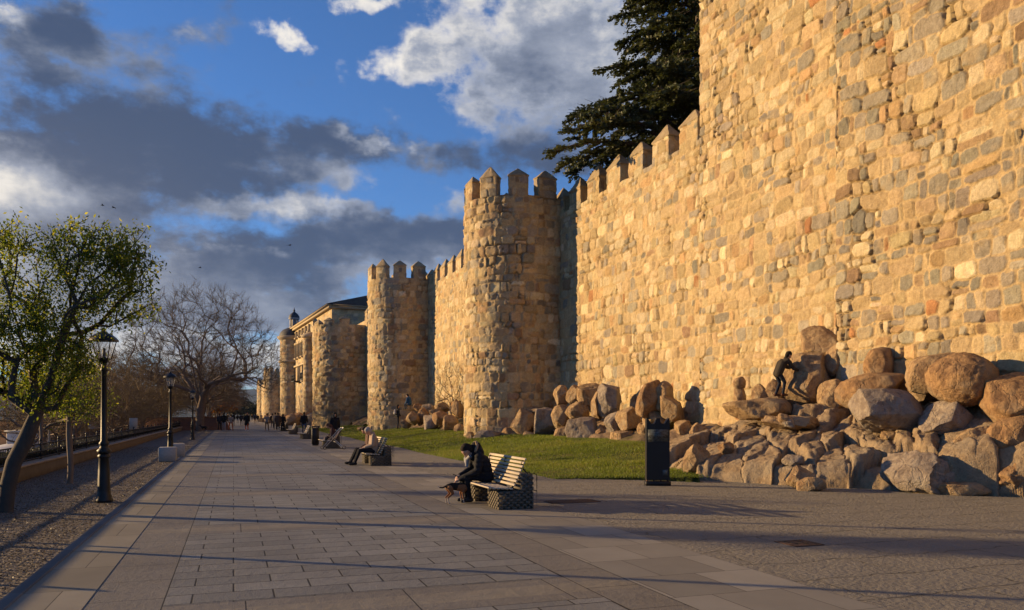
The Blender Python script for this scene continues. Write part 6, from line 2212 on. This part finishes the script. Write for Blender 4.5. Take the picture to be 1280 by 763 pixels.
def person(label, loc, face, J, top, trousers, shoes=(.02, .02, .02), hair=(.03, .02, .015), hairlen=0, coat=None, coatlen=0.0, hat=None, hood=None, voxel=.022, bulk=1.0, sc=1.0, group=None,
           hairstyle='short', eyes=False, extra=None, skirtw=.17, bag=None, puffy=False):
    """face: direction the person faces, degrees from +Y towards +X"""
    root = thing("person", label, "person", tuple(loc), -R(face), group)
    root.scale = (sc, sc, sc)
    caps, (hd, t, fw, sd) = body_caps(J, bulk)
    blob("body", caps, voxel, [M_SKIN, cloth(top), cloth(trousers, .9), cloth(shoes, .6)], root)
    if eyes:
        for s in (-1, 1):
            b = MB(); p_ = hd + t * .012 + fw * .082 + sd * s * .032
            b.lathe([(0, -.009), (.008, -.004), (.009, 0), (.008, .004), (0, .009)], 8, p_); b.build("eye", M_IRON, root, smooth=True)
    if hood is not None:
        hc = [(hd + t * .03 - fw * .035, hd - t * .05 - fw * .045, .125, .115, 0), (hd - t * .05 - fw * .05, J['nek'] - fw * .05, .115, .12, 0), (hd + t * .06 - fw * .01, hd + t * .03 - fw * .05, .105, .115, 0)]
        blob("hood", hc, max(voxel * .8, .012), [cloth(hood)], root)
    elif hat is not None:
        hc = [(hd + t * .075 - fw * .01, hd + t * .10 - fw * .015, .098, .070, 0), (hd + t * .055 - fw * .01, hd + t * .06 - fw * .01, .102, .102, 0)]
        blob("hat", hc, max(voxel * .8, .012), [cloth(hat)], root)
    if hood is None:
        hc = [(hd + t * .055 - fw * .025, hd + t * .06 - fw * .012, .098, .094, 0), (hd + t * .04 - fw * .035, hd - t * .035 - fw * .04, .092, .072, 0)]
        for s in (-1, 1): hc.append((hd + t * .05 + sd * s * .03 - fw * .01, hd + sd * s * .062 - t * .01 - fw * .012, .07, .035, 0))
        if hairlen: hc.append((hd - fw * .06, hd - fw * .085 - t * hairlen, .085, .06, 0)); 
        if hairlen:
            for s in (-1, 1): hc.append((hd - fw * .03 + sd * s * .06, hd - fw * .04 + sd * s * .07 - t * hairlen * .8, .055, .04, 0))
        blob("hair", hc, max(voxel * .8, .012), [cloth(hair)], root)
    if coat is not None:
        pe, ch = J['hip'], J['che']
        cc = []
        for s, n in ((-1, 'L'), (1, 'R')):
            o = V3(s * .06, 0, 0)
            cc.append((pe + o, ch + o * 1.15, .128 * bulk, .135 * bulk, 0)); cc.append((ch + o, J['sho' + n], .125 * bulk, .080 * bulk, 0))
            cc.append((J['sho' + n], J['elb' + n], .078 * bulk, .066 * bulk, 0)); cc.append((J['elb' + n], J['wri' + n] * .93 + J['elb' + n] * .07, .064 * bulk, .050 * bulk, 0))
            if coatlen: cc.append((pe + o, pe + o * 1.5 + V3(0, 0, -coatlen), .13 * bulk, .13 * bulk, 0))
        cc.append((J['nek'] + V3(0, -.02, -.05), J['nek'] + V3(0, -.01, .02), .085, .075, 0))
        rg = None
        if puffy:
            def rg(co):
                # quilted baffles
                k = np.sin(co[:, 2] * 2 * math.pi / .085) * .007
                c0 = co[:, :2] - np.array([0, J['che'][1]])
                nn = c0 / (np.linalg.norm(c0, axis=1)[:, None] + 1e-6)
                co[:, :2] += nn * k[:, None]
                return co
        blob("coat", cc, voxel, [cloth(coat)], root, ridge=rg)
    if bag is not None:
        p_, q_, col, dim = bag
        b = MB(); b.box(p_, dim, bev=.03)
        b.tube([np.array(p_) + V3(0, 0, dim[2] / 2), (np.array(p_) + np.array(q_)) / 2 + V3(0, -.03, .0), np.array(q_)], .012, 6)
        bo = b.build("bag", cloth(col), root)
    if extra: extra(root, J, (hd, t, fw, sd))
    return root
def on_px(px, Y, z=0.0): return ((px - 640) / 1000 * Y, Y, z)

BL = (.012, .012, .014)
GP = "people strolling on the promenade"
crowd = [
    # px, Y, face, label, kwargs
    (274.5, 79, 0, "walker in a red hat and dark jacket at the left edge of the strollers", dict(top=(.35, .33, .32), trousers=BL, coat=(.03, .03, .04), hat=(.60, .02, .02), stride=.2)),
    (280, 77.5, 5, "walker in a black jacket and pale grey trousers beside the red hat", dict(top=BL, trousers=(.30, .29, .29), coat=BL, shoes=(.3, .3, .3), stride=.22)),
    (288.6, 78, 0, "walker in a grey jumper and flared rust coloured trousers", dict(top=(.24, .22, .21), trousers=(.22, .05, .02), hair=(.05, .03, .02), stride=.3, wide=.16, hairlen=.1)),
    (308.5, 78, 185, "walker in a black coat and orange trousers with long auburn hair", dict(top=BL, trousers=(.38, .07, .015), coat=BL, coatlen=.28, hair=(.14, .05, .02), hairlen=.22, shoes=(.5, .5, .5), stride=.12)),
    (301.5, 112, 0, "walker in dark clothes in the middle of the promenade, far off", dict(top=(.02, .025, .04), trousers=(.03, .035, .05), coat=(.02, .02, .03), stride=.2)),
    (305.5, 118, 10, "second dark clad walker close behind the middle one", dict(top=BL, trousers=(.02, .02, .02), coat=(.03, .025, .02), stride=.25)),
    (297, 140, 0, "distant walker in black left of the middle pair", dict(top=BL, trousers=(.10, .10, .11), coat=BL, stride=.2)),
    (291.5, 105, 0, "dark walker behind the one with rust trousers", dict(top=BL, trousers=BL, coat=BL, stride=.2)),
    (285, 125, 180, "distant walker in a brown coat near the tree row", dict(top=BL, trousers=BL, coat=(.07, .04, .02), coatlen=.2, stride=.2)),
    (318.8, 138, 0, "distant walker with red brown trousers near the far end", dict(top=(.02, .03, .06), trousers=(.12, .05, .03), coat=(.02, .03, .06), stride=.2)),
    (322, 142, 180, "distant walker in black beside the far end pair", dict(top=BL, trousers=(.05, .05, .06), coat=BL, stride=.2)),
    (326.5, 160, 180, "pale clad walker far away at the right side", dict(top=(.35, .27, .18), trousers=(.2, .15, .1), stride=.2)),
    (333.6, 77.5, 20, "walker in a grey jumper and brown trousers left of the dark coats", dict(top=(.23, .21, .19), trousers=(.15, .10, .06), stride=.14, shoes=(.25, .2, .15))),
    (347.5, 76, 12, "walker in a long brown coat carrying a tan bag", dict(top=(.05, .03, .02), trousers=BL, coat=(.075, .045, .03), coatlen=.34, shoes=(.4, .38, .35), stride=.14, bag=True)),
    (353.5, 77, 8, "walker in a long black coat beside the brown coat", dict(top=BL, trousers=BL, coat=BL, coatlen=.36, stride=.12, hairlen=.12)),
    (344, 84, 5, "walker in a pale beige jacket partly behind the brown coat", dict(top=(.42, .33, .22), trousers=(.06, .05, .05), coat=(.45, .35, .23), stride=.2)),
    (340.5, 95, 0, "dark walker glimpsed left of the beige jacket", dict(top=BL, trousers=(.04, .04, .05), coat=BL, stride=.2)),
    (311, 170, 0, "tiny distant walker in grey near the vanishing point", dict(top=(.1, .1, .11), trousers=BL, stride=.2)),
    (315, 190, 180, "tiny distant walker in black near the vanishing point", dict(top=BL, trousers=BL, stride=.2)),
    (380, 66, 15, "walker in a black jacket and blue jeans beside the empty benches", dict(top=BL, trousers=(.05, .08, .15), coat=BL, stride=.1)),
]
for k, (px, Y, fc, lb, kw) in enumerate(crowd):
    st = kw.pop('stride', .2); wd = kw.pop('wide', .09); bg_ = kw.pop('bag', None)
    J = stand_pose(st * (1 if k % 2 else -1), .2, 0.0, wd)
    if bg_: bg_ = ((-.30, .02, .82), (-.20, 0, 1.38), (.35, .22, .12), (.12, .26, .30))
    person(lb, on_px(px, Y, .004), fc - 19, J, group=GP, voxel=.03 if Y < 100 else .045, sc=(1.0, 1.03, .97, 1.05)[k % 4], bag=bg_, **kw)

# figure in a black hooded coat standing behind the third bench
person("figure in a black hooded coat standing behind the third bench", on_px(418.5, 44.5, .004), 160, stand_pose(.03, .05, 0, .09), BL, BL, coat=BL, coatlen=.42, hood=BL, voxel=.022, bulk=1.08)
# standing by the second tower on the lawn, with a pale rucksack
p = on_px(497, 57.8, .60)
def ruck(root, J, h):
    blob("rucksack", [(V3(0, -.20, 1.12), V3(0, -.19, 1.32), .11, .09, 0), (V3(.05, -.2, 1.12), V3(-.05, -.2, 1.12), .11, .11, 0)], .02, [cloth((.30, .29, .28))], root)
person("figure in dark clothes with a pale rucksack standing against the second tower", p, 60, stand_pose(.05, .05, 0, .10), BL, (.02, .022, .03), coat=(.02, .02, .022), voxel=.022, extra=ruck)
# in blue on the rubble
J = sit_pose(.30, .10, .5, .36, .34)
person("figure in a blue jacket crouching on top of the rubble by the second tower", on_px(512, 59.5, 2.0), -60, J, (.02, .06, .14), (.03, .04, .07), coat=(.02, .07, .16), voxel=.022)

# climbing man: stands on the ledge, leans forward, both hands on the boulder
J = stand_pose(.05, .2, 0, .08)
J['hip'] = V3(0, -.02, .76); J['hipL'] = V3(-.09, -.02, .76); J['hipR'] = V3(.09, -.02, .76)
J['kneL'] = V3(-.09, .10, .45); J['ankL'] = V3(-.09, -.04, .09); J['toeL'] = V3(-.09, .11, .05)
J['kneR'] = V3(.11, .16, .47); J['ankR'] = V3(.11, .10, .09); J['toeR'] = V3(.11, .25, .05)
J['che'] = V3(0, .12, 1.08); J['nek'] = V3(0, .28, 1.24); J['hed'] = V3(0, .36, 1.35)
J['shoL'] = V3(-.18, .23, 1.18); J['shoR'] = V3(.18, .23, 1.18)
J['elbL'] = V3(-.21, .44, .98); J['wriL'] = V3(-.17, .66, 1.05); J['hanL'] = V3(-.16, .74, 1.08)
J['elbR'] = V3(.22, .42, .92); J['wriR'] = V3(.18, .60, .86); J['hanR'] = V3(.17, .68, .88)
person("man in dark clothes and cap climbing on the outcrop with his hands on the boulder", at(973, 496, 22.6), 78, J, (.03, .026, .022), (.018, .022, .034), coat=(.042, .034, .025), hat=BL, hair=(.02, .015, .01), voxel=.012, sc=.86,
       shoes=(.10, .04, .02))

# ---- sitters.  bench local frame faces -v: facing angle is the direction of -PV
FACE = math.degrees(math.atan2(-PV[0], -PV[1]))
def bench_seat(k, dist, back=.12):
    v, u, _ = BENCH[k]
    return prom(v - .06 + back, u + dist, 0.004)
# nearest bench: hooded sitter bent over
J = sit_pose(.385, .20, 1.35, .40, .33, hands=(V3(-.05, .50, .44), V3(.08, .46, .50)), spread=.10)
J['nek'] = V3(0, .24, .90); J['hed'] = V3(0, .345, .965)
J['che'] = V3(0, .07, .74)
for s, n in ((-1, 'L'), (1, 'R')): J['sho' + n] = V3(s * .18, .17, .86)
J['elbL'] = V3(-.24, .22, .60); J['elbR'] = V3(.25, .20, .60)
def near_extras(root, J, h):
    hd, t, fw, sd = h
    # hood lying on the shoulders with a fur rim
    nk = J['nek']
    blob("hood", [(nk + V3(-.07, -.10, .03), nk + V3(.07, -.10, .03), .10, .10, 0), (nk + V3(0, -.09, .06), nk + V3(0, -.06, .14), .11, .10, 0)], .014, [cloth((.014, .014, .016))], root)
    M_FUR = cloth((.30, .21, .13))
    rim = []
    rs_ = np.random.default_rng(4)
    for k in range(17):
        a = R(-205 + k * 230 / 16)
        c = nk + V3(.125 * math.cos(a), -.03 + .03 * math.sin(a), .10 - .125 * math.sin(a))
        rim.append((c + rs_.normal(size=3) * .006, c + rs_.normal(size=3) * .018, .026, .020, 0))
    blob("fur_trim", rim, .009, [M_FUR], root, smooth_it=1)
    b = MB(); c = (J['hanL'] + J['hanR']) / 2 + V3(0, .0, .03)
    b.box(tuple(J['hanR'] + V3(0, .03, .03)), (.075, .15, .012), rx=.5, bev=.004); b.build("phone", M_IRON, root)
    b = MB()
    b.tube([J['nek'] + V3(-.09, .08, -.03), J['nek'] + V3(-.03, .12, -.10), J['nek'] + V3(.0, .12, -.22)], [.035, .045, .03], 8)
    b.tube([J['nek'] + V3(.09, .08, -.03), J['nek'] + V3(.04, .12, -.08), J['nek'] + V3(.01, .13, -.16)], [.035, .045, .03], 8)
    b.build("scarf", cloth((.28, .27, .27)), root, smooth=True)
person("sitter in a dark quilted jacket with fur trimmed hood, bent forward on the nearest bench", bench_seat(0, 1.30, .20), FACE, J, BL, (.012, .013, .018),
       coat=(.015, .015, .018), coatlen=.02, hair=(.018, .012, .010), shoes=(.03, .03, .032), voxel=.0115, bulk=1.12, eyes=True, extra=near_extras, puffy=True, hairlen=.03)
# second bench
J = sit_pose(.385, .04, .9, .46, .62, hands=(V3(-.08, .30, .58), V3(.08, .32, .55)), spread=.08)
person("elderly grey haired sitter in a beige jacket on the second bench", bench_seat(1, .42, .18), FACE, J, (.33, .245, .18), (.012, .012, .016), coat=(.34, .25, .185), hair=(.33, .30, .27), shoes=BL, voxel=.015, bulk=1.08,
       extra=lambda root, J, h: link("cap", (lambda b: (b.box(tuple(J['hanR'] + V3(0, .02, .02)), (.12, .08, .03), bev=.01), b.mesh("cap", cloth((.3, .28, .26))))[1])(MB()), root))
J = sit_pose(.385, .08, .6, .46, .66, hands=(V3(-.08, .34, .50), V3(.06, .32, .52)), spread=.09)
person("dark haired sitter in a brown jacket beyond the elderly one on the second bench", bench_seat(1, 1.05, .18), FACE, J, (.09, .05, .035), (.012, .012, .016), coat=(.10, .055, .04), hair=(.03, .018, .012), shoes=BL, voxel=.015, bulk=1.05, hairlen=.05)
# third bench
J = sit_pose(.385, .16, 1.0, .42, .40, hands=(V3(-.10, .42, .52), V3(.10, .42, .52)))
person("sitter in a dark plum jacket bending towards the pushchair at the third bench", bench_seat(2, .25, .46), FACE, J, (.05, .025, .025), (.03, .03, .035), coat=(.055, .028, .03), hair=(.08, .04, .025), voxel=.018, hairlen=.1)

# pushchair in front of the third bench
p = prom(4.42, 38.15, .004)
t = thing("pushchair", "folding pushchair with pale crossed tubes beside the third bench", "pushchair", tuple(p), math.atan2(-PV[1], -PV[0]) + .15)
b = MB()
for s in (-.2, .2):
    b.tube([(.45, s, .10), (-.30, s, .92), (-.42, s, 1.0)], .016, 7)
    b.tube([(-.42, s, .10), (.10, s, .55), (.22, s, .66)], .016, 7)
b.tube([(-.42, -.2, 1.0), (-.46, 0, 1.02), (-.42, .2, 1.0)], .016, 7)
b.tube([(-.05, -.2, .35), (-.05, .2, .35)], .012, 6)
b.build("frame", simple("silver_tube", (.45, .44, .42), .35, .6, var=.1, bmp=0), t)
b = MB(); b.box((.02, 0, .48), (.34, .36, .05), bev=.02, ry=-.1).box((-.20, 0, .68), (.05, .36, .42), bev=.02, ry=-.5); b.build("seat", cloth((.05, .03, .03)), t)
for sx in (.47, -.44):
    for s in (-.23, .23):
        b = MB()
        ang = np.linspace(0, 2 * math.pi, 17)
        b.tube([(sx + .075 * math.cos(a), s, .085 + .075 * math.sin(a)) for a in ang], .014, 6, cap=False)
        w_ = b.build("wheel", M_IRON, t)
        b = MB(); b.tube([(sx, s - .02, .085), (sx, s + .02, .085)], .03, 8); b.build("hub", M_BLOCK, w_)

# ------------------------------------------------------------------ dogs
def dog(label, loc, face, cols, sc=1.0, voxel=.010, group=None):
    """cols: saddle, flank, white"""
    root = thing("dog", label, "dog", loc, -R(face), group)
    root.scale = (sc,) * 3
    S, Fk, Wt = 0, 1, 2
    c = []
    c.append((V3(0, .16, .31), V3(0, .02, .325), .088, .075, Fk))      # chest
    c.append((V3(0, .02, .33), V3(0, -.17, .345), .072, .066, S))      # loin, belly tucked
    c.append((V3(0, .14, .36), V3(0, -.12, .375), .055, .050, S))
    c.append((V3(0, .20, .35), V3(0, .30, .46), .060, .046, S))        # neck
    c.append((V3(0, .32, .485), V3(0, .35, .485), .050, .044, S))      # skull
    c.append((V3(0, .37, .470), V3(0, .435, .455), .028, .019, Fk))    # muzzle
    c.append((V3(0, .445, .463), V3(0, .452, .463), .010, .010, S))
    for s in (-1, 1):
        c.append((V3(s * .035, .31, .525), V3(s * .05, .295, .565), .018, .008, S))
        # front leg: shoulder, elbow, wrist, paw
        c.append((V3(s * .055, .15, .30), V3(s * .055, .11, .205), .042, .026, Fk))
        c.append((V3(s * .055, .11, .205), V3(s * .055, .125, .10), .022, .016, Fk))
        c.append((V3(s * .055, .125, .10), V3(s * .055, .13, .035), .016, .015, Wt))
        c.append((V3(s * .055, .13, .022), V3(s * .055, .16, .018), .018, .015, Wt))
        # hind leg: thigh forward to the knee, back to the hock, upright shank
        c.append((V3(s * .05, -.17, .32), V3(s * .058, -.11, .215), .056, .034, Fk))
        c.append((V3(s * .058, -.11, .215), V3(s * .055, -.215, .125), .028, .016, Fk))
        c.append((V3(s * .055, -.215, .125), V3(s * .055, -.195, .03), .015, .014, Wt))
        c.append((V3(s * .055, -.195, .020), V3(s * .055, -.165, .017), .017, .014, Wt))
    c.append((V3(0, -.23, .36), V3(0, -.30, .33), .020, .017, S)); c.append((V3(0, -.30, .33), V3(0, -.37, .34), .017, .014, S)); c.append((V3(0, -.37, .34), V3(0, -.41, .37), .014, .008, Wt))
    blob("body", c, voxel, [cloth(x) for x in cols], root)
    b = MB(); ang = np.linspace(0, 2 * math.pi, 15)
    b.tube([(.058 * math.cos(a), .235 + .02 * math.sin(a), .40 + .056 * math.sin(a)) for a in ang], .008, 5, cap=False)
    b.build("collar", cloth((.06, .01, .01)), root)
    return root
dog("small brown and black dog with white paws standing at the sitter's knees", (-1.02, 14.72, .004), 62, ((.02, .015, .012), (.22, .10, .045), (.42, .36, .30)), .92)
dog("black dog with a white face beside the tree row", on_px(255, 76, -.01), -80, ((.015, .015, .015), (.02, .02, .02), (.5, .48, .45)), 1.25, .02)

# ------------------------------------------------------------------ evening haze
def haze():
    m = bpy.data.materials.new("haze_air"); m.use_nodes = True
    nt = m.node_tree; nt.nodes.clear()
    out = nt.nodes.new('ShaderNodeOutputMaterial')
    pv = nt.nodes.new('ShaderNodeVolumePrincipled')
    pv.inputs['Color'].default_value = (0.40, 0.62, 1.0, 1)
    pv.inputs['Density'].default_value = 0.000045
    pv.inputs['Anisotropy'].default_value = 0.0
    nt.links.new(pv.outputs[0], out.inputs['Volume'])
    b = MB(); b.box((0, 0, 210), (29000, 29000, 900))
    o = b.build("haze", m)
    tag(o, "thin blue evening haze over the valley", "haze", kind='stuff')
haze()
